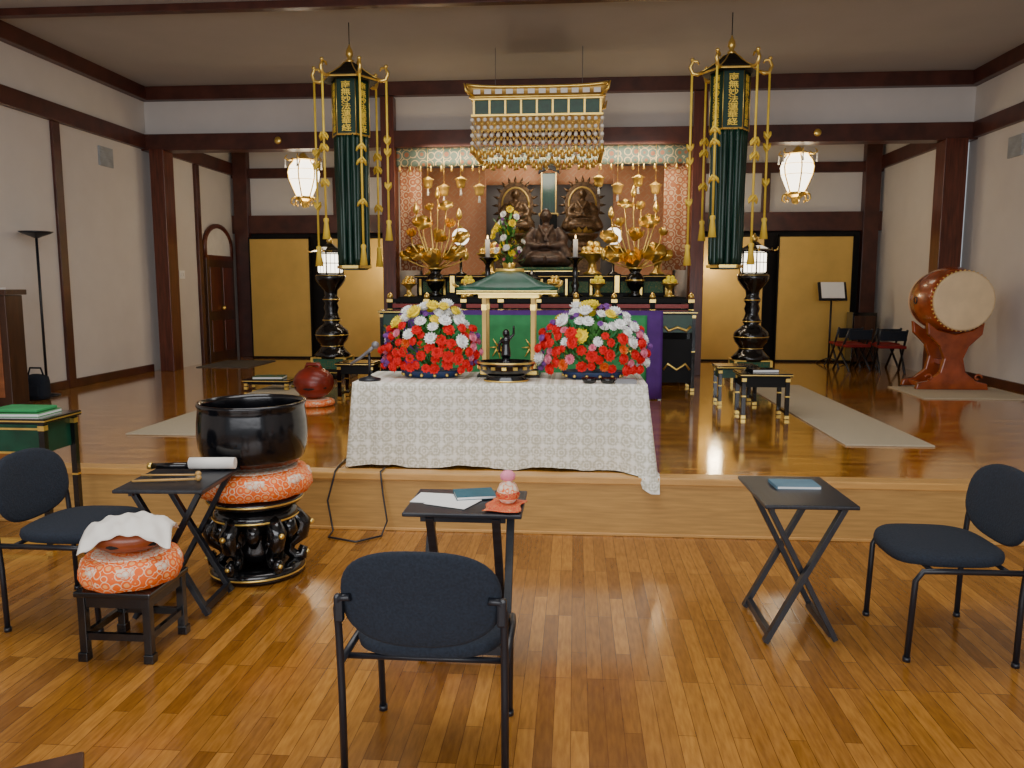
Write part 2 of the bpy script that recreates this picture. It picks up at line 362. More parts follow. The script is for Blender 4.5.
# ---------------------------------------------------------------- flowers
def mum(r=.045):
    p=P(); p.sph(0,0,r*.1,r*.55,1,1,.6,seg=10)
    for i,(t,n,l) in enumerate(((-.1,13,1),(.3,12,.95),(.7,11,.82),(1.1,8,.62))): p.petals((0,0,0),n,r*l,r*.46,t,.5,off=i*.3)
    return p
def carn(r=.035):
    p=P(); p.sph(0,0,r*.2,r*.6,1,1,.8,seg=10)
    for i,(t,n,l) in enumerate(((.0,9,1),(.4,9,1),(.8,8,1),(1.2,6,.95))): p.petals((0,0,0),n,r*l,r*.75,t,.25,off=i*.5)
    return p
FM={'w':mesh_of(mum(),M_fw,'white_flower'),'y':mesh_of(mum(.050),M_fy,'yellow_flower'),'r':mesh_of(carn(),M_fr,'red_flower'),
    'p':mesh_of(carn(.022),M_fp,'purple_flower'),'k':mesh_of(mum(.034),M_fk,'pink_flower'),'o':mesh_of(mum(.036),mat('orange_petals',(.85,.16,.02),.7),'orange_flower')}
FN={'w':'white_chrysanthemum','y':'yellow_chrysanthemum','r':'red_carnation','p':'purple_statice','k':'pink_flower','o':'orange_flower'}
def bouquet(loc,label,seed,W=.30):
    rnd=random.Random(seed)
    r=root('flower_arrangement',label,'flowers',loc,group='altar table flower arrangements')
    b=P(); b.lathe([(.15,0),(.19,.01),(.22,.05),(.215,.055),(.16,.03)],seg=28,sy=.62)
    b.obj('bowl',M_blue,r)
    mm_=mesh_of(P().sph(0,0,0,.012),M_gold,'bowl_stud')
    for k in range(14): a=2*pi*k/14; inst(mm_,'bowl_stud',r,(.205*math.cos(a),.13*math.sin(a),.025))
    fo=P()
    for k in range(380):
        a=rnd.uniform(0,2*pi); e=rnd.uniform(-.15,1.35); R=rnd.uniform(.16,.29)
        d=Vector((math.cos(a)*math.cos(e)*W/.30,math.sin(a)*math.cos(e)*.55,math.sin(e)))
        c=Vector((0,0,.12))+d*R; q=d.to_track_quat('X','Z').to_matrix().to_4x4()
        if c.z<.03: continue
        fo.petals((0,0,0),1,rnd.uniform(.05,.08),.026,rnd.uniform(-.5,.5),.4,off=rnd.uniform(-.8,.8),M=Matrix.Translation(c)@q)
    for k in range(30):
        a=rnd.uniform(0,2*pi); e=rnd.uniform(.2,1.4); d=Vector((math.cos(a)*math.cos(e),math.sin(a)*math.cos(e)*.6,math.sin(e)))
        fo.tube([(0,0,.05),tuple(Vector((0,0,.1))+d*.15),tuple(Vector((0,0,.12))+d*rnd.uniform(.32,.37))],.003,5)
    fo.obj('foliage',M_leaf,r)
    pts=[]; tries=0; nf={}
    while len(pts)<120 and tries<6000:
        tries+=1
        a=rnd.uniform(0,2*pi); z=rnd.uniform(-.32,1); rr=math.sqrt(1-z*z*.98)
        d=Vector((rr*math.cos(a),rr*math.sin(a)*.55,z))
        if d.y>.30: continue
        ax=abs(d.x)
        if ax>.84: t=rnd.choice('pprrkkw')
        elif d.z<.28: t=rnd.choice('rrrrrrok')
        elif d.z<.58: t=rnd.choice('wwyrrrwk')
        else: t=rnd.choice('wwwyywp')
        if nf.get(t,0)>95: continue
        s=rnd.uniform(.9,1.4); dist={'w':.058,'y':.064,'r':.048,'o':.048,'k':.046,'p':.034}[t]*s
        c=Vector((0,0,.165))+Vector((d.x*(W+.02),d.y*.28,d.z*(.32 if z>0 else .30)))*rnd.uniform(.90,1.10)
        if c.z<.055: continue
        if all((c-q[0]).length>(dist+q[4])*.42+.002 for q in pts): pts.append((c,d,t,s,dist)); nf[t]=nf.get(t,0)+1
    for c,d,t,s,_ in pts:
        dd=(d+Vector((rnd.uniform(-.3,.3),-.35,rnd.uniform(-.1,.3)))).normalized()
        inst(FM[t],FN[t],r,c,dd.to_track_quat('Z','Y').to_euler(),s)
    return r
bouquet((-1.005,5.52,TZ),'lush white yellow and red flowers in low blue bowl',3)
bouquet((.13,5.52,TZ),'wide arrangement of red white yellow flowers with purple sprays',11,.335)
# ---------------------------------------------------------------- flower shrine
r=root('flower_shrine','small gold-pillared shrine with flared green roof on lace cloth','shrine',(-.46,5.64,TZ))
b=P(); b.bx(-.22,.22,-.13,.13,0,.02).mt(1).bx(-.20,.20,-.12,.12,.02,.05).mt(0).bx(-.21,.21,-.125,.125,.05,.065)
b.obj('base',[M_black,M_gold],r,bevel=.003)
for x in(-.17,.17):
    for y in(-.10,.10):
        c=P(); c.bx(x-.014,x+.014,y-.014,y+.014,.065,.60).mt(1).bx(x-.018,x+.018,y-.018,y+.018,.065,.10).bx(x-.018,x+.018,y-.018,y+.018,.47,.51); c.obj('pillar',[M_goldl,M_gold],r)
for a in((-.21,.21,-.115,-.085),(-.21,.21,.085,.115),(-.185,-.155,-.10,.10),(.155,.185,-.10,.10)): P().bx(*a,.555,.59).obj('lintel',M_gold,r)
rp=P(); rings=[(.345,.26,.585),(.345,.26,.60),(.27,.20,.63),(.19,.13,.67),(.12,.07,.715),(.09,.02,.735),(.0,.0,.74)]
vs=[];fs=[]
for hx,hy,z in rings:
    for k in range(32):
        s=k/8; side=int(s); t=s-side; cs=[(-1,-1),(1,-1),(1,1),(-1,1)]; a=cs[side%4]; c2=cs[(side+1)%4]
        x=a[0]+(c2[0]-a[0])*t; y=a[1]+(c2[1]-a[1])*t; lift=(abs(x*y)**4)*.03*(hx/.345)**2
        vs.append((x*hx,y*hy,z+lift))
for i in range(len(rings)-1):
    for k in range(32): k2=(k+1)%32; fs.append((i*32+k,i*32+k2,(i+1)*32+k2,(i+1)*32+k))
fs.append(tuple(range(32))); rp.add(vs,fs,True); rp.obj('roof',M_green,r)
b=P(); b.cyl((-.1,0,.745),(.1,0,.745),.014).sph(0,0,.775,.018,1,1,1.4); b.obj('roof_ridge',M_gold,r)
for sx in(-1,1):
    for sy in(-1,1): P().tube([(sx*.33,sy*.245,.63),(sx*.36,sy*.275,.645),(sx*.37,sy*.28,.675)],[.01,.008,.004],6).obj('roof_corner_hook',M_gold,r)
P().box(0,-.262,.588,.68,.006,.008).box(0,-.262,.604,.68,.006,.004).obj('eave_edge',M_gold,r)
r=root('water_basin','round black lacquer basin with gold trim in front of shrine','basin',(-.46,5.335,TZ),scale=1.0)
b=P(); b.lathe([(.14,0),(.15,.01),(.115,.03),(.14,.05),(.18,.075),(.195,.12),(.195,.135),(.18,.135),(.17,.09),(0,.08)],seg=36,sy=.82)
b.obj('bowl',M_black,r)
P().lathe([(.196,.122),(.20,.128),(.196,.134)],seg=36,sy=.82).obj('gold_rim',M_gold,r)
P().lathe([(.151,.002),(.154,.006),(.151,.012)],seg=36,sy=.82).obj('gold_foot_band',M_gold,r)
gm=mesh_of(P().box(0,0,0,.03,.012,.02),M_gold,'gold_stud')
for k in range(16): a=2*pi*k/16; inst(gm,'gold_stud',r,(.188*math.cos(a),.154*math.sin(a),.095),(0,0,a+pi/2))
p=P(); p.lathe([(.045,0),(.05,.012),(.03,.02),(.035,.03)],seg=16)
p.tube([(-.012,0,.03),(-.013,0,.08),(-.012,0,.11)],[.012,.012,.015],8); p.tube([(.012,0,.03),(.013,0,.08),(.012,0,.11)],[.012,.012,.015],8)
p.tube([(0,0,.07),(0,0,.11),(0,0,.14),(0,0,.17),(0,0,.185)],[.03,.026,.022,.024,.01],10); p.sph(0,0,.205,.022,1,1,1.15)
p.tube([(.02,0,.172),(.045,0,.20),(.045,-.005,.25)],[.01,.009,.007],6); p.tube([(-.02,0,.172),(-.04,0,.145),(-.042,0,.09)],[.01,.009,.007],6)
o=p.obj('infant_buddha_statue',M_iron,loc=(-.46,5.335,TZ+.086),remesh=.005); o.scale=(1.15,)*3; setp(o,'tiny dark bronze standing child statue pointing one arm up','statue')
def smallbowl(x,y,s=1,lab='small dark round incense bowl on lace cloth'):
    o=P().lathe([(.03,0),(.045,.01),(.055,.035),(.05,.036),(.03,.015),(0,.012)],seg=20).obj('incense_bowl',M_black,loc=(x,y,TZ)); o.scale=(s,)*3; setp(o,lab,'bowl',group='small bowls')
smallbowl(.10,5.25); smallbowl(.22,5.25); 
o=P().box(0,0,.012,.14,.07,.024).box(0,0,.028,.12,.05,.008).obj('incense_box',M_gray,loc=(.34,5.26,TZ)); setp(o,'small gray green lidded box near cloth edge','box')
r=root('desk_microphone','microphone on angled boom with round black desk base','microphone',(-1.385,5.28,TZ))
P().lathe([(.075,0),(.075,.014),(.03,.026),(.012,.035)],seg=24).obj('base',M_tube,r)
P().cyl((0,0,.02),(0,0,.19),.009).obj('pole',M_tube,r)
P().tube([(-.13,0,.11),(-.06,-.01,.155),(0,-.01,.20),(.035,-.02,.23)],[.010,.010,.012,.014],10).obj('boom',M_gray,r)
P().sph(.048,-.02,.243,.026).obj('microphone_head',M_gray,r)
o=P().tube([(-1.25,5.10,.392),(-1.25,4.98,.395),(-1.23,4.955,.25),(-1.20,4.93,.08),(-1.22,4.85,.008),(-1.35,4.72,.008),(-1.55,4.8,.008),(-1.56,4.93,.01),(-1.60,4.96,.2),(-1.56,4.965,.34),(-1.55,4.98,.394),(-1.58,5.2,.39),(-1.60,5.6,.387)],.006,6).obj('cable',M_tube); setp(o,'thin black cable trailing down the platform step','cable')
# ---------------------------------------------------------------- chairs
def chair(loc,rz,label):
    r=root('banquet_chair',label,'chair',loc,rz,group='black upholstered chairs')
    P().pad((0,0.02,.415),.25,.235,.055,n=3.2,fn=lambda q:(q.x*(1+.06*(q.y)),q.y,q.z-.25*max(0,q.y-.18))).obj('seat',M_fab,r)
    def bf(q):
        x,z=q.x,q.y; y=q.z
        return (x,-.275-.18*(z)+y+.45*x*x,.635+z)
    P().pad((0,0,0),.255,.165,.035,n=2.6,fn=bf).obj('backrest',M_fab,r)
    for sx in(-1,1):
        P().tube([(sx*.262,-.215,0),(sx*.262,-.22,.3),(sx*.262,-.235,.5),(sx*.262,-.25,.60),(sx*.25,-.255,.635),(sx*.215,-.262,.64)],.0125,10).obj('leg',M_tube,r)
        P().tube([(sx*.24,.22,0),(sx*.245,.205,.36),(sx*.255,.18,.405),(sx*.262,.10,.41),(sx*.262,-.225,.41)],.0125,10).obj('leg',M_tube,r)
        for y in(-.215,.22): P().cyl((sx*(.262 if y<0 else .24),y,0),(sx*(.262 if y<0 else .24),y,.02),.016).obj('foot_cap',M_tube,r)
        P().box(sx*.255,-.25,.60,.03,.03,.09).obj('backrest_bracket',M_tube,r,bevel=.008)
    P().cyl((-.262,-.17,.405),(.262,-.17,.405),.01).obj('seat_rail',M_tube,r); P().cyl((-.255,.14,.405),(.255,.14,.405),.01).obj('seat_rail',M_tube,r)
    return r
chair((-.47,2.58,0),0,'black upholstered chair with rounded back facing the altar')
chair((1.65,3.60,0),pi/2,'black upholstered chair turned sideways beside small folding table')
chair((-2.40,3.60,0),-pi/2,'black upholstered chair turned sideways beside drum stool')
def tray(loc,rz,w,l,label):
    r=root('folding_tray_table',label,'table',loc,rz,group='folding tray tables')
    P().box(0,0,.66-.009,w,l,.018).obj('tabletop',M_tray,r,bevel=.005)
    yy=l/2-.07
    for sy in(-1,1):
        P().box(0,sy*yy,.323,.024,.035,.70,rot=(0,math.atan2(w-.08,.62),0)).obj('leg',M_tray,r,bevel=.002)
        P().box(0,sy*(yy-.04),.323,.024,.035,.70,rot=(0,-math.atan2(w-.08,.62),0)).obj('leg',M_tray,r,bevel=.002)
    x=(w-.08)/2
    P().box(-x+.02,0,.045,.024,2*yy,.035).obj('foot_rail',M_tray,r); P().box(x-.02,0,.045,.024,2*yy-.06,.035).obj('foot_rail',M_tray,r)
    P().box(-x+.01,0,.627,.02,2*yy,.03).obj('support_rail',M_tray,r); P().box(x-.01,0,.627,.02,2*yy,.03).obj('support_rail',M_tray,r)
tray((1.02,3.68,0),.02,.40,.54,'black folding tray table with crossed legs holding a book')
tray((-1.93,3.70,0),.06,.42,.52,'black folding tray table with crossed legs holding mallets')
tray((-.46,3.37,0),pi/2,.40,.50,'black folding tray table with papers in front of chair')
def book(x,y,z,sx,sy,h,rz,m,lab,name='book',cat='book'):
    r=root(name,lab,cat,(x,y,z),rz); P().box(0,0,h/2,sx,sy,h*.7).obj('pages',M_paper,r)
    c=P(); c.box(0,0,h*.95,sx+.006,sy+.006,h*.12).box(0,0,h*.06,sx+.006,sy+.006,h*.12).box(-sx/2,0,h/2,.006,sy+.006,h); c.obj('cover',m,r); return r
book(1.04,3.76,.66,.20,.14,.014,0.03,M_blueb,'blue-gray softcover book lying on black folding table')
book(-.44,3.45,.665,.14,.17,.014,-1.3,M_teal,'teal softcover book lying over white papers')
for x,y,a in((-.60,3.40,.15),(-.52,3.34,-.1)):
    o=P().box(0,0,.001,.16,.20,.002).obj('paper_sheet',M_paper,loc=(x,y,.661+(.002 if a<0 else 0)),rot=(0,0,a+1.3)); setp(o,'white printed sheet of paper on black table','paper',group='loose papers')
def rc(u,v):
    x=(u-.5)*.15; y=(v-.5)*.20
    return (x+.008*math.sin(v*9),y+.006*math.sin(u*7),.004+.003*math.sin(u*12)*math.sin(v*8))
o=P().grid(rc,14,14).obj('brocade_cloth',M_redbroc,loc=(-.29,3.285,.664),rot=(0,0,-.12),solid=.003); setp(o,'folded red and gold brocade cloth under a bell','cloth')
r=root('hand_bell','small bell wrapped in pink and white patterned fabric','bell',(-.28,3.33,.672))
P().lathe([(.03,0),(.045,.02),(.048,.05),(.035,.08),(.015,.095),(.012,.12),(0,.122)],seg=20).obj('bell_body',M_orange2,r)
P().lathe([(.047,.02),(.053,.035),(.047,.05)],seg=20).obj('band',M_redbroc,r)
P().lathe([(0,.09),(.03,.10),(.034,.12),(.02,.135),(0,.14)],seg=14).obj('knot',M_fk,r)
r=root('bell_striker','black handled striker with white wrapped padded end','mallet',(-1.88,3.84,.668),.05)
P().cyl((-.27,-.01,.016),(-.05,0,.018),.015,.018).obj('handle',M_black,r); P().cyl((-.07,0,.030),(.16,.01,.030),.030).obj('padded_end',M_white,r)
P().cyl((-.28,-.01,.016),(-.26,-.01,.016),.018).obj('gold_ferrule',M_gold,r)
for i,(a,b,rr) in enumerate((((-2.10,3.56,.662),(-1.80,3.62,.662),.006),((-2.12,3.68,.662),(-1.84,3.70,.662),.005))):
    r=root('drum_mallet','thin wooden mallet with small round tip','mallet',a,group='thin mallets'); v=Vector(b)-Vector(a)
    P().cyl((0,0,.008),tuple(v+Vector((0,0,.010))),rr).obj('stick',M_riser,r); P().sph(v.x,v.y,.015,.015,seg=10).obj('tip',M_riser,r)
# ---------------------------------------------------------------- singing bowl set
KX,KY=-1.765,4.20
r=root('bowl_stand','ornate round black lacquer stand with curled legs','stand',(KX,KY,0))
P().lathe([(.19,.39),(.25,.41),(.262,.43),(.255,.45),(.225,.455),(0,.455)],seg=40).obj('top_disc',M_black,r)
P().lathe([(.16,.29),(.20,.30),(.235,.335),(.22,.37),(.19,.39),(.0,.39)],seg=36).obj('neck_ring',M_black,r)
for i,(rr,z) in enumerate(((.264,.43),(.237,.335),(.262,.03))): P().lathe([(rr-.003,z-.005),(rr+.001,z),(rr-.003,z+.005)],seg=40).obj('gold_band',M_gold,r)
P().lathe([(.22,0),(.255,.005),(.258,.05),(.24,.065),(.20,.07),(.12,.06),(0,.05)],seg=40).obj('base_disc',M_black,r)
gd=mesh_of(P().sph(0,0,0,.016),M_gold,'gold_stud')
for k in range(6):
    a=2*pi*k/6+.3; l=P(); R=Matrix.Rotation(a,4,'Z')
    l.tube([(.14,0,.33),(.20,0,.32),(.25,0,.27),(.235,0,.20),(.18,0,.155),(.17,0,.11),(.205,0,.075),(.245,0,.08),(.25,0,.11),(.225,0,.125)],[.04,.05,.052,.045,.034,.032,.034,.032,.026,.016],10,M=R)
    l.sph(.245,.0,.285,.035,M=R).sph(.225,.035,.22,.022,M=R).sph(.225,-.035,.22,.022,M=R)
    l.obj('leg',M_black,r)
    inst(gd,'gold_stud',r,tuple(R@Vector((.298,0,.27)))); inst(gd,'gold_stud',r,tuple(R@Vector((.27,0,.095))),s=.8)
    a2=a+pi/6; P().tube([(.19*math.cos(a2),.19*math.sin(a2),.32),(.215*math.cos(a2),.215*math.sin(a2),.26),(.19*math.cos(a2),.19*math.sin(a2),.20)],[.05,.045,.02],8).obj('carved_apron',M_black,r)
P().lathe([(.06,.06),(.12,.09),(.15,.15),(.12,.20),(.14,.26),(.17,.30)],seg=24).obj('center_urn',M_black,r)
def lobes(n,amp):
    def f(q):
        a=math.atan2(q.y,q.x); k=1+amp*(abs(math.cos(n*a/2))**.6-1); return (q.x*k,q.y*k,q.z)
    return f
def cushion(name,loc,R,h,lab,n=8):
    r=root(name,lab,'cushion',loc,group='round brocade cushions')
    pr=[(0,0),(.74,0),(.92,.08),(1,.35),(.99,.6),(.9,.9),(.75,1)]
    P().lathe([(a*R,b*h) for a,b in pr],seg=96,fn=lobes(n,.07)).obj('cushion_side',M_orange,r)
    P().lathe([(.76*R,.985*h),(.72*R,1.02*h),(.4*R,1.0*h),(0,.98*h)],seg=64,fn=lobes(n,.05)).obj('cushion_top',M_orange2,r)
    me=mesh_of(P().lathe([(0,0),(.20*R,.03*h),(.26*R,.22*h),(.20*R,.42*h),(0,.46*h)],seg=16,sx=.6,sy=1.1),M_orange2,'side_lobe')
    for k in range(n):
        a=2*pi*(k+.5)/n; inst(me,'side_lobe',r,(.81*R*math.cos(a),.81*R*math.sin(a),.42*h),(0,0,a))
    return r
cushion('round_cushion',(KX,KY,.458),.32,.145,'thick round orange and white brocade cushion under large black bowl')
r=root('singing_bowl','very large black metal singing bowl on brocade cushion','bell',(KX,KY,.607))
P().lathe([(0,0),(.18,0),(.235,.018),(.272,.06),(.288,.12),(.294,.19),(.291,.26),(.284,.31),(.283,.335),(.290,.35),(.286,.362),(.272,.362),(.266,.34),(.272,.26),(.268,.16),(.24,.07),(.15,.03),(0,.025)],seg=64).obj('bowl',M_iron,r)
# ---------------------------------------------------------------- stool with wooden fish
SX,SY=-1.935,3.24
r=root('square_stool','low square black wooden stool with stretchers','stool',(SX,SY,0))
P().box(0,0,.30,.34,.34,.025).obj('seat',M_black,r,bevel=.006)
for x in(-1,1):
    for y in(-1,1): P().box(x*.143,y*.143,.145,.034,.034,.29).box(x*.146,y*.146,.02,.042,.042,.04).obj('leg',M_black,r,bevel=.003)
    for q in(.11,.265): 
        hh=.03 if q<.2 else .05
        P().box(x*.143,0,q,.02,.26,hh).obj('stretcher',M_black,r); P().box(0,x*.143,q,.26,.02,hh).obj('stretcher',M_black,r)
cushion('round_cushion',(SX,SY,.313),.215,.13,'round orange and white brocade cushion on low black stool')
r=root('wooden_fish_drum','round brown wooden fish drum partly covered by white cloth','drum',(SX,SY,.447))
P().sph(0,0,.068,.10,1.65,1.5,.7,seg=28).obj('body',M_fish,r); P().tube([(-.15,-.06,.05),(0,-.150,.055),(.15,-.06,.05)],.008,6).obj('slit',M_dark,r)
def drape(u,v):
    x=(u-.5)*.36; y=(v-.5)*.30; e=(x/.175)**2+(y/.155)**2
    z=.148-.045*min(e,1.6)**1.2-.03*max(0,e-.9)+.006*math.sin(u*17+1)*math.sin(v*14)+.005*math.sin(u*31+v*9)
    return (x,y,max(z,.01))
o=P().grid(drape,30,30).obj('white_cloth',M_white,loc=(SX-.0,SY,.450),rot=(0,0,.35),solid=.003); setp(o,'crumpled white cloth draped over wooden fish drum','cloth')
def sutra(name,loc,w,d,h,lab,rz=0,panel=M_green,group='black and gold low tables'):
    r=root(name,lab,'table',loc,rz,group=group)
    P().box(0,0,h-.015,w,d,.03).obj('tabletop',M_black,r,bevel=.003)
    P().box(0,0,h-.015,w+.006,d+.006,.008).obj('gold_edge',M_gold,r)
    P().box(0,0,h-.03-.12*h,w*.88,d*.84,.22*h).obj('apron',panel,r)
    for x in(-1,1):
        for y in(-1,1):
            l=P(); X=x*(w/2-.035);Y=y*(d/2-.035); l.box(X,Y,h/2-.015,.035,.035,h-.03)
            l.mt(1).box(X,Y,.02,.042,.042,.03).box(X,Y,h-.06,.040,.040,.03).box(X,Y,h*.5,.038,.038,.012); l.obj('leg',[M_black,M_gold],r)
        P().box(x*(w/2-.035),0,.06,.02,d-.1,.025).obj('stretcher',M_black,r)
    return r
r=sutra('lacquer_side_table',(-3.50,4.60,0),.74,.36,.81,'tall black and gold lacquered table with green panels')
P().box(0,-.155,.745,.64,.006,.012).obj('gold_strip',M_gold,r); P().box(0,-.155,.60,.64,.006,.012).obj('gold_strip',M_gold,r); P().box(0,-.145,.05,.66,.02,.03).obj('foot_bar',M_gold,r)
book(-3.40,4.60,.81,.36,.24,.02,.05,M_gbook,'large green covered book lying on lacquered table')
o=P().box(0,0,.012,.3,.2,.02).obj('folded_cloth',M_ggreen,loc=(-3.38,4.6,.832),bevel=.006); setp(o,'folded bright green cloth on top of book','cloth')
# ---------------------------------------------------------------- lectern, floor lamp, bag, bench
r=root('wooden_lectern','brown wooden lectern cabinet standing against white wall','lectern',(-5.67,7.35,F))
P().box(0,0,.56,.5,.24,1.12).obj('body',M_dwood,r,bevel=.006); P().box(0,0,1.15,.56,.30,.05).obj('top',M_dwood,r,bevel=.006); P().box(0,0,.03,.54,.28,.06).obj('plinth',M_dwood,r)
P().box(0,-.125,.56,.36,.012,.85).obj('front_panel',M_wood,r,bevel=.003)
o=P().box(0,0,.01,.25,.22,.02).obj('paper_stack',M_paper,loc=(-5.7,7.35,F+1.175)); setp(o,'stack of white papers on wooden lectern','paper')
r=root('floor_lamp','slim black torchiere floor lamp near corner','lamp',(-5.81,8.3,F))
P().lathe([(.13,0),(.13,.015),(.03,.035),(.015,.05)],seg=28).obj('base',M_tube,r); P().cyl((0,0,.04),(0,0,1.74),.014).obj('pole',M_tube,r)
P().lathe([(.02,1.72),(.06,1.74),(.14,1.77),(.17,1.79),(.165,1.792),(.14,1.78),(.0,1.76)],seg=32).obj('shade',M_tube,r)
r=root('black_bag','soft black shoulder bag standing near lamp base','bag',(-5.74,8.03,F))
P().pad((0,0,0),.13,.09,.25,n=3).obj('body',M_fab,r); P().tube([(-.09,0,.25),(-.06,0,.34),(.06,0,.34),(.09,0,.25)],.01,6).obj('strap',M_fab,r); P().box(0,-.09,.1,.16,.02,.12).obj('pocket',M_fab,r,bevel=.008)
# ---------------------------------------------------------------- drum
r=root('taiko_drum','large red-brown barrel drum with pale skin head','drum',(4.39,9.42,1.42))
RX=Matrix.Rotation(-pi/2,4,'X')
P().lathe([(.325,.0),(.36,.12),(.385,.26),(.39,.35),(.385,.44),(.36,.58),(.325,.7)],seg=48,M=RX).obj('drum_body',M_drum,r)
st=mesh_of(P().sph(0,0,0,.011,seg=6),M_gold,'drum_stud')
for y in(0,.7):
    P().lathe([(.328,0.02),(.34,.018),(.335,-.005),(.31,-.012),(0,-.014)],seg=48,M=Matrix.Translation((0,y,0))@(RX if y==0 else Matrix.Rotation(pi/2,4,'X'))).obj('drumhead',M_hide,r)
for k in range(44): a=2*pi*k/44; inst(st,'drum_stud',r,(.342*math.cos(a),.035,.342*math.sin(a)))
for sx in(-1,1): 
    P().tube([(sx*.39,.35+.04*math.cos(2*pi*k/10),.04*math.sin(2*pi*k/10)) for k in range(11)],.008,6).obj('ring_handle',M_tube,r)
r=root('drum_stand','carved red-brown wooden stand with flared crossed legs','stand',(4.37,9.76,F+.012))
for y in(-.2,.2):
    s=P(); s.prism([(x*.88,z) for x,z in ((-.46,0),(.46,0),(.44,.07),(.30,.10),(.16,.20),(.12,.36),(.18,.50),(.34,.64),(.36,.78),(.22,.69),(.0,.64),(-.22,.69),(-.36,.78),(-.34,.64),(-.18,.50),(-.12,.36),(-.16,.20),(-.30,.10),(-.44,.07))],y-.035,y+.035)
    s.obj('side_frame',M_drum,r,bevel=.01)
for a in((0,0,.3,.08,.42,.06),(-.3,0,.05,.07,.42,.05),(.3,0,.05,.07,.42,.05)): P().box(*a).obj('cross_rail',M_drum,r,bevel=.005)
for sx in(-1,1): P().tube([(sx*.27+.05*math.cos(t/2.)*sx*(1-t/14),-.245,.14+.05*math.sin(t/2.)*(1-t/14)) for t in range(12)],.012,6).obj('scroll_carving',M_drum,r)
# ---------------------------------------------------------------- hanging hexagonal banners
def textmesh(body,size,m,name,parent,loc,rot):
    cu=bpy.data.curves.new('t','FONT'); cu.body=body; cu.size=size; cu.align_x='CENTER'; cu.extrude=.002; cu.space_line=.95; cu.offset=.0012
    to=bpy.data.objects.new('t',cu); link(to); bpy.context.view_layer.update()
    me=bpy.data.meshes.new_from_object(to.evaluated_get(bpy.context.evaluated_depsgraph_get())); bpy.data.objects.remove(to)
    me.materials.clear(); me.materials.append(m)
    o=bpy.data.objects.new(name,me); link(o); o.parent=parent; o.location=loc; o.rotation_euler=rot; return o
def banner(x,y,rz=0):
    r=root('hexagonal_hanging_banner','tall dark green hexagonal temple banner with gold hooks and yellow tassels','banner',(x,y,1.73),rz,group='hanging temple banners')
    P().cyl((0,0,2.30),(0,0,2.57),.005).obj('suspension_rod',M_tube,r)
    P().lathe([(.03,2.16),(.045,2.19),(.02,2.21),(.04,2.25),(.035,2.29),(.012,2.33),(0,2.37)],seg=18).obj('finial',M_gold,r)
    P().lathe([(.28,1.97),(.30,1.975),(.30,2.0),(.24,2.03),(.15,2.09),(.07,2.16),(.03,2.18)],seg=6,smooth=False).obj('canopy_roof',M_blackm,r)
    P().lathe([(.302,1.975),(.306,1.985),(.302,1.995)],seg=6,smooth=False).obj('gold_eave',M_gold,r)
    for k in range(6):
        a=2*pi*(k+.5)/6; R=Matrix.Rotation(a,4,'Z'); ca,sa=math.cos(a),math.sin(a)
        P().tube([(.07*ca,.07*sa,2.165),(.15*ca,.15*sa,2.095),(.24*ca,.24*sa,2.035),(.30*ca,.30*sa,2.005)],.006,6).obj('gold_rib',M_gold,r)
        P().tube([(.29,0,2.0),(.33,0,1.98),(.38,0,1.99),(.405,0,2.05),(.38,0,2.11),(.335,0,2.11),(.32,0,2.08)],[.018,.020,.020,.018,.016,.013,.009],8,M=R).sph(.385,0,2.125,.02,M=R).obj('hook',M_gold,r)
        c=P(); z0=1.98; ln=1.72 if k%2 else 1.45
        c.cyl((.385,0,z0),(.385,0,z0-ln),.012,seg=6,M=R)
        for q in(.42,.50,.74): 
            zz=z0-ln*q; c.tube([(.385+.030*math.cos(t*pi/4),.030*math.sin(t*pi/4)*1.6,zz+.035*math.cos(t*pi/2)) for t in range(9)],.011,6,M=R).sph(.385,0,zz,.026,M=R,seg=8)
        c.lathe([(.0,.03),(.026,.02),(.030,0),(.022,-.025),(.042,-.19),(0,-.19)],(.385,0,z0-ln),10,M=R)
        c.obj('tassel_cord',M_yel,r)
    b=P(); b.lathe([(.198,1.41),(.198,1.97)],seg=6,smooth=False); b.obj('hexagonal_body',M_dgreen,r)
    for k in range(6):
        a=2*pi*(k+.5)/6; P().cyl((.199*math.cos(a),.199*math.sin(a),1.41),(.199*math.cos(a),.199*math.sin(a),1.97),.004,seg=6).obj('gold_corner',M_gold,r)
    P().lathe([(.199,1.41),(.204,1.42),(.199,1.43)],seg=6,smooth=False).obj('gold_edging',M_gold,r)
    P().lathe([(.15,.03),(.165,.8),(.175,1.41)],seg=6,smooth=False).obj('inner_sleeve',M_dgreen,r)
    for k in range(6):
        a=2*pi*k/6; R=Matrix.Rotation(a,4,'Z'); ap=.175
        for q in(-1,0,1):
            P().grid(lambda u,v,q=q:(ap-.016*v+.003*math.sin(v*9+q)-.10*(u-.5)**2,q*.062+(u-.5)*.060,1.42-v*(1.38-.04*abs(q))),4,20,M=R).obj('ribbon',M_dgreen,r,solid=.004)
        P().box(ap-.010,0,.06,.008,.175,.03,M=R).obj('ribbon_hem',M_gold,r)
        t=textmesh('南\n無\n妙\n法\n蓮\n華\n経',.082,M_yel,'gold_lettering',r,(math.cos(a)*.176,math.sin(a)*.176,1.885),(pi/2,0,a+pi/2))
        t.scale=(1.25,.92,1)
    return r
banner(-2.37,8.5,pi/2); banner(1.545,8.5,pi/2)
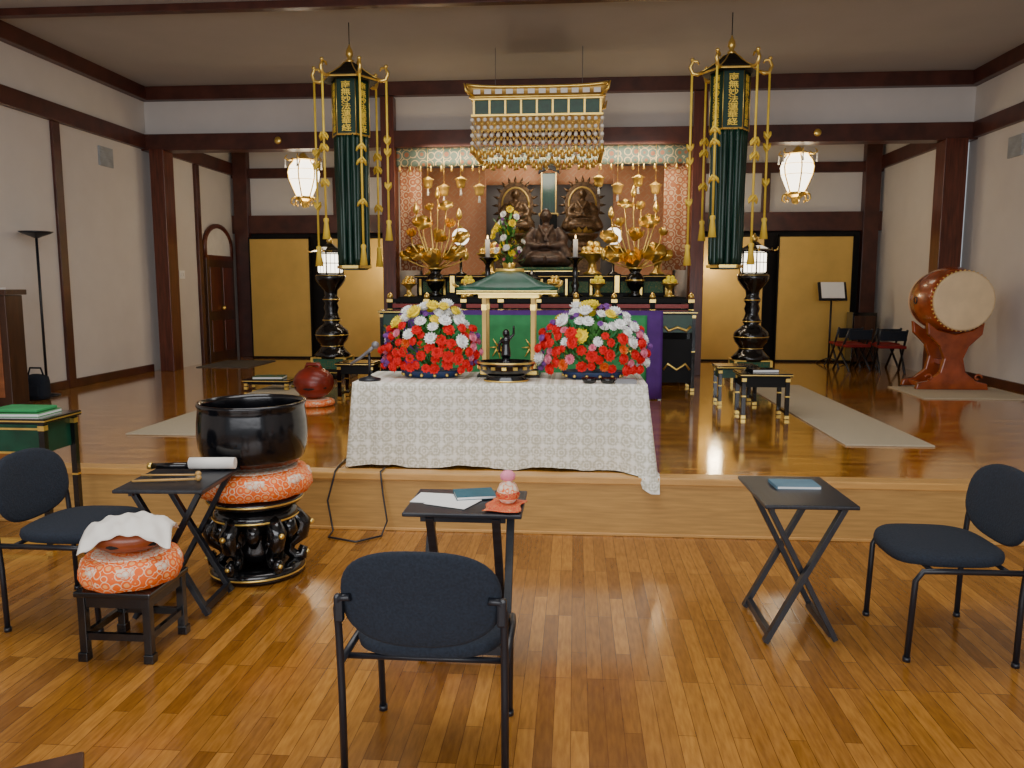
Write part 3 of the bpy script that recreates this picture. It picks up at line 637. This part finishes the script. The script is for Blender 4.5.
# ---------------------------------------------------------------- floor lanterns
def hexlantern(x,y):
    r=root('standing_lantern','tall black and gold standing lantern with glowing white shade','lantern',(x,y,F),group='standing altar lanterns')
    b=P(); b.box(0,0,.04,.56,.50,.08).box(0,0,.10,.50,.44,.05); b.obj('plinth',M_black,r,bevel=.006)
    P().box(0,0,.19,.44,.38,.14).obj('brocade_panel',M_gbroc,r)
    for sx in(-1,1):
        for sy in(-1,1): P().box(sx*.22,sy*.19,.19,.03,.03,.15).obj('gold_corner',M_gold,r); P().box(sx*.27,sy*.24,.04,.03,.03,.085).obj('gold_corner',M_gold,r)
    P().box(0,0,.083,.563,.503,.008).obj('gold_edge',M_gold,r); P().box(0,0,.27,.47,.41,.012).obj('gold_edge',M_gold,r)
    P().lathe([(.22,.26),(.24,.30),(.20,.34),(.15,.40),(.15,.44),(.20,.50),(.22,.56),(.21,.62),(.15,.68),(.09,.72),(.12,.76),(.10,.80),(.08,.86),(.10,.92),(.08,.98),(.11,1.03),(.08,1.08),(.09,1.15),(.15,1.22),(.19,1.28),(.20,1.33),(.18,1.36)],seg=24).obj('pedestal',M_black,r)
    for z,rr in((.42,.152),(.565,.222),(.76,.122),(1.03,.112),(1.34,.192)): P().lathe([(rr-.004,z-.006),(rr+.003,z),(rr-.004,z+.006)],seg=24).obj('gold_band',M_gold,r)
    P().lathe([(.155,1.38),(.165,1.40),(.165,1.60),(.155,1.62)],seg=6,smooth=False).obj('lamp_shade',M_lamp,r)
    g=P()
    for k in range(6):
        a=2*pi*(k+.5)/6; g.cyl((.168*math.cos(a),.168*math.sin(a),1.36),(.168*math.cos(a),.168*math.sin(a),1.63),.010,seg=6)
        for q in(.33,.66):
            a2=2*pi*(k+1.5)/6; x1=.168*(math.cos(a)*(1-q)+math.cos(a2)*q); y1=.168*(math.sin(a)*(1-q)+math.sin(a2)*q); g.cyl((x1,y1,1.38),(x1,y1,1.62),.004,seg=4)
    for z in(1.37,1.50,1.62): g.lathe([(.17,z-.006),(.174,z),(.17,z+.006)],seg=6,smooth=False)
    g.obj('lattice',M_black,r)
    P().lathe([(.26,1.63),(.265,1.645),(.18,1.67),(.10,1.71),(.05,1.75),(.02,1.77)],seg=6,smooth=False).obj('roof',M_black,r)
    P().lathe([(.03,1.76),(.045,1.79),(.02,1.84),(0,1.87)],seg=14).obj('finial',M_gold,r)
    for k in range(6): a=2*pi*(k+.5)/6; P().tube([(.25*math.cos(a),.25*math.sin(a),1.64),(.29*math.cos(a),.29*math.sin(a),1.655),(.30*math.cos(a),.30*math.sin(a),1.69)],[.012,.01,.006],6).obj('roof_hook',M_gold,r)
hexlantern(-3.21,10.35); hexlantern(2.24,10.35)
# ---------------------------------------------------------------- hanging lanterns
def hlantern(x,y):
    r=root('hanging_lantern','bulbous white glowing hanging lantern with ornate gold frame','lantern',(x,y,2.74),group='hanging gold lanterns')
    P().cyl((0,0,.70),(0,0,1.36),.006).obj('chain',M_gold,r)
    pr=[(.11,.13),(.13,.17),(.165,.25),(.21,.36),(.225,.46),(.20,.55),(.15,.61),(.14,.63)]
    P().lathe(pr,seg=12,smooth=False).obj('lamp_shade',M_lamp,r)
    for k in range(6):
        a=2*pi*(k+.5)/6; c,s=math.cos(a),math.sin(a)
        P().tube([((q+.004)*c,(q+.004)*s,z) for q,z in pr],.010,6).obj('gold_rib',M_gold,r)
        P().tube([(.11*c,.11*s,.13),(.18*c,.18*s,.09),(.19*c,.19*s,.03),(.15*c,.15*s,.0),(.14*c,.14*s,.03)],[.016,.016,.014,.012,.008],6).obj('foot_scroll',M_gold,r)
        P().tube([(.14*c,.14*s,.64),(.22*c,.22*s,.63),(.26*c,.26*s,.66),(.23*c,.23*s,.70)],[.014,.014,.012,.008],6).obj('roof_hook',M_gold,r)
        P().lathe([(0,.06),(.012,.05),(.008,.0),(.016,-.06),(0,-.06)],(.26*c,.26*s,.58),8).obj('small_tassel',M_white,r)
    for z,rr in((.36,.212),(.50,.218)): P().lathe([(rr,z-.004),(rr+.005,z),(rr,z+.004)],seg=12,smooth=False).obj('gold_band',M_gold,r)
    P().lathe([(.17,.63),(.19,.64),(.13,.66),(.07,.69),(.03,.74)],seg=6,smooth=False).obj('roof',M_gold,r)
    P().lathe([(.03,-.03),(.05,.02),(.08,.06),(.13,.09),(.12,.13)],seg=6,smooth=False).obj('base',M_gold,r)
hlantern(-3.92,11.5); hlantern(3.03,11.5)
# ---------------------------------------------------------------- hanging canopy
r=root('altar_canopy','rectangular gold and green hanging canopy with bead net','canopy',(-.44,9.5,3.00))
P().box(0,0,.55,1.42,.80,.16).obj('green_panel',M_green,r)
P().box(0,0,.645,1.46,.86,.03).obj('gold_frame',M_gold,r); P().box(0,0,.465,1.46,.86,.022).obj('gold_frame',M_gold,r)
me=mesh_of(P().box(0,0,0,.02,.02,.16),M_gold,'stile')
for i in range(9): inst(me,'gold_stile',r,(-.7+1.4*i/8,-.405,.555))
for sx in(-1,1):
    for sy in(-1,1): P().tube([(sx*.70,sy*.42,.68),(sx*.78,sy*.47,.72),(sx*.80,sy*.48,.80)],[.02,.016,.008],6).obj('corner_hook',M_gold,r)
for sy in(-1,1): P().grid(lambda u,v,sy=sy:((u-.5)*1.54,sy*(.40+.06*v),.66+v*.09+.03*(2*abs(u-.5))**4),20,2).obj('upturned_eave',M_goldl,r,solid=.01)
for sx in(-1,1): P().grid(lambda u,v,sx=sx:(sx*(.71+.06*v),(u-.5)*.86,.66+v*.09+.03*(2*abs(u-.5))**4),12,2).obj('upturned_eave',M_goldl,r,solid=.01)
for sy in(-1,1):
    P().tube([((i/20-.5)*1.56,sy*.465,.755+.03*(abs(i-10)/10)**4) for i in range(21)],.018,6).obj('gold_eave_rail',M_gold,r)
    P().tube([((i/20-.5)*1.5,sy*.435,.66) for i in range(21)],.014,6).obj('gold_eave_rail',M_gold,r)
me=mesh_of(P().box(0,0,0,.075,.012,.05),M_wax,'plaque')
for i in range(12): inst(me,'white_plaque',r,(-.66+1.32*i/11,-.456,.71))
for sx in(-1,1): P().tube([(sx*.5,0,.62),(sx*.5,0,1.30)],.003,6).obj('suspension_chain',M_gray,r)
b=P(); n=21
for i in range(n):
    x=-.72+1.44*i/(n-1); dr=.07*abs(math.sin(i*pi/4))
    for y in(-.42,.42):
        b.mt(0).cyl((x,y,.46),(x,y,.14-dr),.0025,seg=4)
        for j in range(4):
            z=.42-j*.085; b.mt(1); b.sph(x,y,z,.023,seg=8)
        b.mt(0).lathe([(0,.05),(.012,.04),(.022,.01),(.032,-.05),(0,-.05)],(x,y,.11-dr),8)
        if i<n-1:
            x2=x+1.44/(n-1)
            for j in range(3): b.mt(0).sph((x+x2)/2,y,.375-.085*j,.015,seg=6); b.tube([(x,y,.42-.085*j),((x+x2)/2,y,.375-.085*j),(x2,y,.42-.085*j)],.003,4)
            b.lathe([(0,.03),(.008,.02),(.018,-.04),(0,-.04)],((x+x2)/2,y,.08),6)
for s in(-1,1):
    for i in range(10):
        y=-.38+.76*i/9; b.mt(0).cyl((s*.72,y,.46),(s*.72,y,.12),.0025,seg=4)
        for j in range(4): b.mt(1).sph(s*.72,y,.42-j*.085,.021,seg=8)
        b.mt(0).lathe([(0,.05),(.012,.04),(.020,.01),(.028,-.04),(0,-.04)],(s*.72,y,.11),8)
b.obj('bead_net',[M_gold,M_wax],r,kind='stuff')
# ---------------------------------------------------------------- altar front cloth table
r=root('cloth_covered_altar_table','long altar table draped in green cloth with purple border','table',(-.46,8.85,F))
P().box(0,0,.93,2.76,.62,.03).obj('tabletop',M_black,r)
P().grid(lambda u,v:(-1.39+2.78*u,-.325-.02*(1-v)-.01*math.sin(u*2.78*22)*(1-v),.01+.94*v),86,6).obj('purple_cloth',M_purple,r,solid=.004)
P().grid(lambda u,v:(-1.22+2.44*u,-.353-.02*(1-v)-.01*math.sin(u*2.44*22)*(1-v),.16+.74*v),70,6).obj('green_cloth',M_ggreen,r,solid=.004)
g=P()
for k in range(7): a=2*pi*k/7; g.tube([(.02*math.cos(a),0,.02*math.sin(a)),(.10*math.cos(a+.4),-.002,.12*math.sin(a+.4))],[.012,.004],5)
g=mesh_of(g,M_gold,'emb')
for i in range(7): inst(g,'gold_embroidery',r,(-1.05+2.1*i/6,-.392,.55))
for sx in(-1,1): P().box(sx*1.3,.2,.46,.05,.05,.92).obj('leg',M_black,r)
for x in(-2.08,1.17):
    r=sutra('altar_side_table',(x,9.45,F),.44,.5,.92,'black lacquer altar table with gold fittings beside draped table',group='altar side tables')
    P().box(0,-.20,.35,.36,.02,.5).obj('panel',M_blackm,r); P().tube([(-.15,-.235,.75),(-.1,-.235,.70),(0,-.235,.74),(.1,-.235,.70),(.15,-.235,.75)],.016,6).obj('gold_scroll',M_gold,r)
    P().tube([(-.15,-.225,.25),(-.1,-.225,.32),(0,-.225,.25),(.1,-.225,.32),(.15,-.225,.25)],.014,6).obj('gold_scroll',M_gold,r)
r=root('altar_railing','low black and red altar railing with gold caps','railing',(-.46,10.1,F))
P().box(0,0,1.02,3.86,.05,.05).obj('rail',M_blackm,r);P().box(0,0,.90,3.8,.03,.04).obj('rail',M_blackm,r);P().box(0,0,.12,3.86,.06,.08).obj('rail',M_blackm,r)
P().box(0,0,.955,3.8,.02,.05).obj('red_inlay',M_red,r)
P().box(0,0,.5,3.8,.015,.72).obj('lower_panel',M_blackm,r)
for i in range(9):
    x=-1.9+3.8*i/8; p=P(); p.box(x,0,.52,.06,.06,1.04).mt(1).lathe([(.03,1.05),(.04,1.07),(.03,1.10),(.0,1.13)],(x,0,0),12).box(x,0,1.02,.075,.075,.04).box(x,0,.9,.066,.066,.03); p.obj('post',[M_blackm,M_gold],r)
r=root('altar_dais','stepped black lacquer altar dais with gold panels','altar',(-.46,11.35,F))
b=P(); b.box(0,0,.5,3.7,1.5,1.0).box(0,.0,1.03,3.8,1.6,.06).box(0,.25,1.19,3.5,1.0,.26).box(0,.25,1.335,3.56,1.06,.04); b.obj('body',M_blackm,r,bevel=.008)
P().box(0,0,1.03,3.81,1.61,.012).obj('gold_edge',M_goldl,r); P().box(0,.25,1.335,3.57,1.07,.010).obj('gold_edge',M_goldl,r)
me=mesh_of(P().box(0,0,0,.03,.02,.22),M_gold,'s1')
for i in range(11): inst(me,'gold_stile',r,(-1.7+3.4*i/10,-.26,1.19))
me=mesh_of(P().box(0,0,0,.26,.015,.15),M_gbroc,'s2')
for i in range(10): inst(me,'brocade_panel',r,(-1.53+3.06*i/9,-.255,1.19))
ZD=F+1.356
r=root('statue_pedestal','tiered gold and black pedestal for seated statue','pedestal',(-.42,11.42,ZD))
P().box(0,0,.03,.95,.56,.06).obj('tier',M_blackm,r,bevel=.006); P().box(0,0,.052,.96,.57,.010).obj('gold_edge',M_gold,r); P().box(0,0,.085,.80,.5,.05).obj('cushion',M_gbroc,r,bevel=.02)
def monk(scale,loc,name,lab,m=M_statue,vox=.018):
    p=P()
    p.sph(0,-.02,.13,.2,1.85,1.25,.72,seg=24); p.tube([(-.32,-.08,.09),(-.15,-.20,.10),(.0,-.24,.10)],[.10,.09,.07],10); p.tube([(.32,-.08,.09),(.15,-.20,.10),(0,-.24,.10)],[.10,.09,.07],10)
    p.tube([(0,.03,.1),(0,.03,.3),(0,.02,.46),(0,.02,.55),(0,.02,.60)],[.22,.18,.17,.13,.06],16)
    p.tube([(0,.02,.58),(0,.01,.66)],[.05,.05],10); p.sph(0,0,.735,.085,.9,1,1.2,seg=18); p.sph(0,-.085,.73,.016,.8,1,1.3,seg=8)
    p.tube([(-.10,-.06,.60),(-.02,-.17,.46),(.05,-.20,.34)],.022,8); p.tube([(.10,-.06,.60),(.03,-.17,.46),(-.02,-.20,.36)],.022,8)
    for sx in(-1,1):
        p.sph(sx*.08,.01,.73,.02,.5,1,1.7,seg=8)
        p.tube([(sx*.15,.02,.54),(sx*.25,-.01,.40),(sx*.23,-.10,.29),(sx*.07,-.19,.29)],[.07,.085,.095,.04],10); p.sph(sx*.04,-.20,.30,.045,1.2,1,.8,seg=10)
        p.tube([(sx*.24,-.10,.28),(sx*.30,-.12,.14),(sx*.36,-.14,.04)],[.08,.10,.07],8)
        for q in range(4): p.tube([(sx*(.06+.07*q),-.245+.03*q,.05),(sx*(.08+.075*q),-.22+.03*q,.20)],[.016,.010],6)
    o=p.obj(name,m,loc=loc,remesh=vox); o.scale=(scale,)*3; setp(o,lab,'statue'); return o
M_robe=mat('brown_robe_bronze',(.055,.030,.020),.45,metal=.2,var=.6,scale=16,bump=.3)
monk(.98,(-.42,11.42,ZD+.112),'seated_monk_statue','dark seated monk statue in flowing robes on altar pedestal',m=M_robe,vox=.014)
hs=mesh_of(P().lathe([(0,-.03),(.028,0),(.02,.03),(0,.085)],seg=8),M_statue,'hs')
for sx in(-1,1):
    x=-.42+sx*.52
    r=root('halo_buddha_statue','small dark seated buddha with flaming round halo on tall carved pedestal','statue',(x,12.5,F),group='haloed buddha statues')
    b=P(); b.box(0,0,.85,.56,.45,1.7).lathe([(.27,1.70),(.30,1.74),(.18,1.80),(.16,1.88),(.24,1.95),(.26,2.0)],seg=20); b.obj('pedestal',M_statue,r)
    b=P()
    for t,l in((.1,.16),(.6,.13)): b.petals((0,0,2.0),14,l,.07,t,.5,r0=.13)
    b.obj('lotus_seat',M_goldl,r)
    P().prism([(.28*math.cos(t*2*pi/24),2.44+.37*math.sin(t*2*pi/24)) for t in range(24)],.14,.16).obj('halo',M_statue,r)
    P().tube([(.21*math.cos(t*2*pi/24),.13,2.46+.26*math.sin(t*2*pi/24)) for t in range(25)],.016,6).obj('halo_ring',M_goldl,r)
    for k in range(15):
        a=-.6+4.34*k/14; inst(hs,'flame_tongue',r,(.29*math.cos(a),.145,2.44+.38*math.sin(a)),(0,pi/2-a,0),1.0)
    q=monk(.78,(0,0,2.03),'figure','x',vox=.02); q.parent=r
    for kx in('label','category'): del q[kx]
r=root('memorial_tablet','tall dark tablet with pointed gold-edged top behind statue','tablet',(-.42,12.6,F))
P().box(0,0,1.15,.26,.26,2.3).obj('pedestal',M_blackm,r); P().box(0,-.0,2.62,.22,.05,.62).obj('tablet_face',M_dgreen,r,bevel=.01)
P().box(0,0,2.30,.30,.12,.05).box(-.11,-.01,2.62,.018,.06,.64).box(.11,-.01,2.62,.018,.06,.64).obj('gold_frame',M_goldl,r)
P().prism([(-.17,2.92),(0,3.00),(.17,2.92),(.15,2.98),(0,3.10),(-.15,2.98)],-.05,.05).obj('tablet_roof',M_blackm,r)
# ---------------------------------------------------------------- gold lotus arrangements
def lotus(x,y,z,seed,mir=1):
    rnd=random.Random(seed)
    r=root('gold_lotus_arrangement','golden metal lotus flowers and leaves in a dark vase','ornament',(x,y,z),group='golden lotus arrangements')
    P().lathe([(.07,0),(.09,.02),(.05,.06),(.06,.09),(.11,.15),(.13,.22),(.11,.28),(.06,.32),(.09,.37),(.10,.38),(.07,.37)],seg=24).obj('vase',M_black,r)
    P().lathe([(.13,.21),(.134,.22),(.13,.23)],seg=24).obj('vase_band',M_gold,r); P().lathe([(.10,.37),(.105,.38),(.10,.39)],seg=24).obj('vase_band',M_gold,r)
    pts=[(0,-.05,.44,'F',.22),(.02,-.03,.76,'F',.18),(-.24,0,.58,'L',.17),(.27,0,.56,'L',.17),(-.17,0,.98,'L',.14),(.20,0,.94,'F',.12),(-.06,0,1.16,'F',.11),(.15,0,1.20,'L',.11),(-.33,0,.82,'F',.11),(.36,0,.78,'L',.13),(-.26,0,1.16,'B',.08),(.33,0,1.08,'B',.08),(.04,0,1.36,'B',.07),(-.40,0,.54,'L',.10),(.42,-.02,.54,'B',.08)]
    pts=[(a*mir,b,c,t,s) for a,b,c,t,s in pts]
    st=P()
    for a,b,c,t,s in pts: st.tube([(0,0,.36),(a*.55,b*.4,.36+(c-.36)*.35),(a*.95,b*.8,.36+(c-.36)*.75),(a,b,c)],.009,6)
    st.obj('stems',M_gold,r)
    for a,b,c,t,s in pts:
        q=P()
        if t=='F':
            T=Matrix.Translation((a,b,c))@Euler((rnd.uniform(.3,.8),-a*.8,rnd.uniform(0,6))).to_matrix().to_4x4()
            for i,(ti,l) in enumerate(((-.05,1),(.45,.9),(.95,.75))): q.petals((0,0,0),8,s*l,s*.6,ti,.9,off=i*.35,M=T)
            q.sph(0,0,.03,s*.3,M=T,seg=10); q.obj('lotus_blossom',M_gold,r)
        elif t=='L':
            T2=Matrix.Translation((a,b,c))@Euler((rnd.uniform(.6,1.2),-a*.9,0)).to_matrix().to_4x4()
            q.lathe([(0,-.01),(s*.5,0),(s*.9,.02),(s,.035)],seg=22,M=T2,fn=lambda v:(v.x,v.y*.8,v.z+.016*math.sin(5*math.atan2(v.y,v.x))*(v.xy.length/s)))
            q.obj('lotus_leaf',M_gold,r)
        else:
            q.lathe([(0,-.06),(s*.5,-.02),(s*.55,.02),(s*.3,.07),(0,.12)],(a,b,c),10); q.obj('lotus_bud',M_gold,r)
    return r
ZR=F+1.06
lotus(-1.90,10.85,ZR,1); lotus(.80,10.85,ZR,2,-1)
def candle(x,y,z,lab):
    r=root('candle_stand',lab,'candlestick',(x,y,z),group='tall candlesticks')
    P().lathe([(.10,0),(.11,.02),(.05,.05),(.04,.10),(.06,.16),(.03,.22),(.04,.32),(.03,.42),(.06,.47),(.12,.51),(.125,.52),(.02,.53)],seg=20).obj('stand',M_black,r)
    P().cyl((0,0,.52),(0,0,.76),.032).obj('candle',M_wax,r)
    P().lathe([(0,0),(.01,.015),(.006,.04),(0,.055)],(0,0,.765),8).obj('flame',M_flame,r)
candle(-1.17,10.72,ZR,'tall black candlestick with lit white candle on altar'); candle(.0,10.72,ZR,'tall black candlestick with lit white candle on altar')
for x in(-1.60,.52):
    r=root('globe_lamp','white glowing globe lamp on dark altar stand','lamp',(x,11.2,F+1.356),group='altar globe lamps')
    P().lathe([(.08,0),(.08,.02),(.02,.05),(.018,.36),(.06,.40),(.03,.43)],seg=16).obj('stand',M_black,r); P().sph(0,0,.53,.12,seg=20).obj('globe',M_lampw,r); P().lathe([(.05,.64),(.03,.66),(0,.69)],seg=12).obj('cap',M_gold,r)
r=root('vase_of_flowers','tall mixed bouquet of fresh flowers in brass vase on altar','flowers',(-.90,10.95,ZR))
P().lathe([(.07,0),(.08,.03),(.05,.10),(.10,.25),(.08,.40),(.10,.46),(.09,.46)],seg=20).obj('vase',M_gold,r)
fo=P(); rnd=random.Random(5)
for k in range(120):
    a=rnd.uniform(0,6.28); rr=rnd.uniform(0,.17); fo.petals((rr*math.cos(a),rr*math.sin(a),rnd.uniform(.42,1.05)),1,.12,.035,rnd.uniform(-.2,1),.4,off=a)
fo.obj('foliage',M_leaf,r)
for k in range(38):
    a=rnd.uniform(0,6.28); rr=rnd.uniform(.03,.21); z=rnd.uniform(.5,1.22-rr); t=rnd.choice('wyyykrwyp')
    inst(FM[t],FN[t],r,(rr*math.cos(a),rr*math.sin(a),z),Vector((math.cos(a),math.sin(a)-.5,.5)).to_track_quat('Z','Y').to_euler(),1.2)
cakey=mesh_of(P().sph(0,0,0,.034,seg=8),M_fy,'c2'); cakeg=mesh_of(P().sph(0,0,0,.034,seg=8),M_gold,'c3')
def offering(x,y,z,m,lab,s=1):
    r=root('offering_stand',lab,'offering',(x,y,z),group='altar offering stands',scale=s)
    P().lathe([(.07,0),(.08,.015),(.04,.04),(.03,.10),(.06,.14),(.11,.17),(.12,.185),(.10,.18),(0,.17)],seg=20).obj('stand',M_gold,r)
    for k in range(9): a=2*pi*k/6 if k<6 else 2*pi*k/3; rr=.062 if k<6 else .034; inst(m,'round_offering',r,(rr*math.cos(a),rr*math.sin(a),.205 if k<6 else .25))
for i,(x,y) in enumerate(((-1.44,10.72),(-.28,10.70),(.30,10.72),(-2.25,10.75),(1.25,10.75))): offering(x,y,ZR,cakeg if i%2 else cakey,'gold footed dish holding a mound of round offerings')
for x,y,s in((-2.05,11.45,1.4),(-1.22,11.5,1.7),(.24,11.5,1.7),(1.15,11.45,1.4)): offering(x,y,ZD,cakeg,'larger gold footed dish with gilded offerings',s)
r=root('incense_burner','dark bronze three-legged incense burner in front of statue','burner',(-.58,10.72,ZR))
P().lathe([(.06,.06),(.13,.09),(.15,.16),(.11,.22),(.13,.25),(.11,.26),(.05,.30),(.02,.34),(0,.36)],seg=24).obj('body',M_iron,r)
for k in range(3): a=2*pi*k/3-.5; P().tube([(.10*math.cos(a),.10*math.sin(a),.10),(.12*math.cos(a),.12*math.sin(a),.04),(.10*math.cos(a),.10*math.sin(a),0)],[.03,.02,.022],8).obj('leg',M_iron,r)
for x in(-1.64,.55):
    r=root('small_altar_tablet','small black altar tablet with gold edging','tablet',(x,10.66,ZR),group='small altar tablets')
    P().box(0,0,.02,.16,.12,.04).obj('base',M_blackm,r); P().box(0,0,.17,.10,.03,.27).obj('face',M_blackm,r,bevel=.008); P().box(0,-.017,.17,.06,.004,.22).obj('gold_inlay',M_gold,r)
# ---------------------------------------------------------------- hangings
def hang(name,x0,x1,y,z0,z1,m,lab,cat,group=None,amp=.02,freq=30):
    p=P(); p.grid(lambda u,v:(x0+(x1-x0)*u,y+amp*math.sin(u*(x1-x0)*freq),z0+(z1-z0)*v),max(8,int(abs(x1-x0)*40)),4)
    o=p.obj(name,m,solid=.01); setp(o,lab,cat,group); return o
hang('brocade_curtain',-2.46,-1.42,12.85,F+.02,3.44,M_obroc,'flat salmon orange brocade curtain behind the altar','curtain','altar curtains',amp=.008,freq=16)
hang('brocade_curtain',.58,1.53,12.85,F+.02,3.44,M_obroc,'flat salmon orange brocade curtain behind the altar','curtain','altar curtains',amp=.008,freq=16)
hang('brocade_curtain',-1.46,.62,12.95,3.18,3.60,M_obroc,'flat salmon orange brocade curtain behind the altar','curtain','altar curtains',amp=.008,freq=16)
hang('lattice_banner',-2.43,-2.12,11.10,1.80,3.46,M_lattice,'narrow lattice-patterned orange brocade banner at altar side','banner','side brocade banners',.008)
hang('lattice_banner',1.18,1.50,11.10,1.80,3.46,M_lattice,'narrow lattice-patterned orange brocade banner at altar side','banner','side brocade banners',.008)
hang('patterned_valance',-2.45,1.52,11.0,3.20,3.44,M_frieze,'wide patterned valance hanging across altar opening','valance',None,.006,20)
r=root('valance_tassel_row','row of gold tassels along the altar valance','tassels',(0,10.97,3.18))
me=mesh_of(P().lathe([(0,.03),(.012,.02),(.012,0),(.02,-.05),(0,-.05)],seg=8),M_gold,'ts')
for i in range(28): inst(me,'tassel',r,(-2.4+3.87*i/27,0,0))
for i,x in enumerate((-2.0,-1.78,-1.55,-1.30,.30,.55,.82,1.05)):
    z=2.80 if i%2 else 2.9
    r=root('pendant_ornament','small gold pendant ornament hanging before altar','ornament',(x,10.9,z),group='hanging gold pendants')
    P().cyl((0,0,.14),(0,0,3.44-z),.003,seg=5).obj('cord',M_gold,r)
    P().lathe([(0,-.01),(.05,0),(.06,.03),(.07,.10),(.09,.11),(.02,.15),(0,.16)],seg=10).obj('lantern_body',M_goldl if i%2 else M_gold,r)
    P().lathe([(0,0),(.012,0),(.02,-.09),(0,-.09)],(0,0,-.01),8).obj('tassel',M_white,r)
# ---------------------------------------------------------------- low items by platform sides
sutra('low_lacquer_stool',(1.74,7.5,F),.46,.36,.42,'small black lacquer table with gold fittings beside runner',panel=M_blackm)
sutra('low_lacquer_stool',(1.66,8.35,F),.42,.34,.40,'small black lacquer table with gold fittings beside runner')
sutra('low_lacquer_stool',(-2.32,8.40,F),.42,.36,.40,'small black lacquer table with gold fittings beside wooden fish',panel=M_blackm)
sutra('low_lacquer_stool',(-3.55,9.0,F+.012),.55,.3,.12,'very low black reading stand holding books',panel=M_blackm)
book(-3.55,9.0,F+.135,.34,.22,.03,.1,M_gbroc,'brocade covered sutra book on low stand')
book(1.74,7.5,F+.42,.24,.18,.03,.1,M_black,'black covered book on small lacquer table')
cushion('round_cushion',(-2.64,7.85,F),.21,.07,'flat round red and orange cushion on platform floor')
r=root('wooden_fish_drum','round carved reddish wooden fish drum on cushion','drum',(-2.64,7.85,F+.075))
P().sph(0,0,.16,.18,1.15,1.0,.92,seg=28).obj('body',M_fishr,r); P().tube([(-.16,-.10,.12),(0,-.182,.11),(.16,-.10,.12)],.010,6).obj('slit',M_dark,r); P().tube([(-.08,0,.29),(-.06,0,.345),(.06,0,.345),(.08,0,.29)],.022,8).obj('handle',M_fishr,r)
def schair(x,y,rz,lab):
    r=root('folding_chair',lab,'chair',(x,y,F),rz,group='stacked side chairs')
    P().box(0,0,.36,.36,.34,.04).obj('seat',M_redc,r,bevel=.01); P().box(0,-.19,.52,.34,.03,.14).obj('backrest',M_fab,r,bevel=.01)
    for sx in(-1,1): P().tube([(sx*.17,.2,0),(sx*.17,-.05,.36),(sx*.17,-.19,.60)],.016,6).obj('leg',M_tube,r); P().tube([(sx*.16,-.22,0),(sx*.16,.12,.35)],.016,6).obj('leg',M_tube,r)
for x,y,a in((3.98,11.75,.2),(4.42,11.55,-.15),(4.50,12.05,.1),(4.02,12.2,.05)): schair(x,y,a,'low black metal chair with red seat near wall')
r=root('music_stand','black stand holding white sheet papers','stand',(3.92,12.62,F))
P().cyl((0,0,0),(0,0,1.0),.015).obj('pole',M_tube,r); P().box(0,-.03,1.12,.42,.02,.30,rot=(-.4,0,0)).obj('desk',M_tube,r); P().box(.0,-.05,1.14,.34,.01,.26,rot=(-.4,0,0)).obj('paper',M_paper,r)
for k in range(3): a=2*pi*k/3; P().cyl((0,0,.1),(.25*math.cos(a),.25*math.sin(a),.01),.01).obj('leg',M_tube,r)
r=root('low_cabinet','low black cabinet against the back wall','cabinet',(4.42,12.72,F))
P().box(0,0,.40,.36,.28,.8).obj('body',M_black,r,bevel=.005); P().box(-.08,-.145,.40,.155,.012,.7).obj('door',M_dwood,r); P().box(.08,-.145,.40,.155,.012,.7).obj('door',M_dwood,r)
r=root('wooden_bench','dark brown wooden bench with its corner showing','bench',(-1.16,1.63,0),.55)
P().box(-.28,0,.44,.62,.26,.03).obj('seat',M_dwood,r,bevel=.004)
for x in(-.54,-.02):
    for y in(-.09,.09): P().box(x,y,.215,.04,.04,.43).obj('leg',M_dwood,r)
# ---------------------------------------------------------------- lights
def area(loc,rot,sx,sy,e,col,name='window_and_ceiling_fill'):
    l=bpy.data.lights.new('area','AREA'); l.shape='RECTANGLE'; l.size=sx; l.size_y=sy; l.energy=e; l.color=col
    o=bpy.data.objects.new(name,l); link(o); o.location=loc; o.rotation_euler=rot
area((-.5,-2.2,2.2),(pi/2-.22,0,0),8,2.4,290,(.98,.98,1))
area((-.9,3.7,4.15),(0,0,0),4,2.0,125,(1,.98,.95))  # unseen overhead fill at ceiling height, not a window
area((-.5,7.2,4.1),(0,0,0),4,.8,32,(1,.96,.90))  # second unseen ceiling fill, over the platform
area((-.45,10.72,3.40),(.5,0,0),3.2,.2,36,(1,.84,.62),'altar_light')
def pt(loc,e,col=(1,.75,.45),s=.1):
    l=bpy.data.lights.new('p','POINT'); l.energy=e; l.color=col; l.shadow_soft_size=s
    o=bpy.data.objects.new('lamp_and_fill_light',l); link(o); o.location=loc  # lantern glow, plus unseen fills for altar and gold panels
pt((-.45,12.2,3.3),22,(1,.90,.74),.2)
pt((-1.9,10.4,2.9),14); pt((1.0,10.4,2.9),14)
pt((-3.92,11.5,2.58),5); pt((3.03,11.5,2.58),5); pt((-3.1,12.4,1.9),18,(1,.80,.5)); pt((2.2,12.4,1.9),18,(1,.80,.5))  # first pair is lantern glow; last pair added to brighten the gold panels
W=bpy.data.worlds.new('w'); bpy.context.scene.world=W; W.use_nodes=True
W.node_tree.nodes['Background'].inputs[0].default_value=(.88,.94,1,1); W.node_tree.nodes['Background'].inputs[1].default_value=.42
cam=bpy.data.cameras.new('cam'); co=bpy.data.objects.new('Camera',cam); link(co); co.location=(0,0,1.6)
co.rotation_euler=(math.radians(90-7.1),0,math.radians(4.5)); cam.lens=27.98; cam.sensor_width=36; cam.clip_start=.05
bpy.context.scene.camera=co
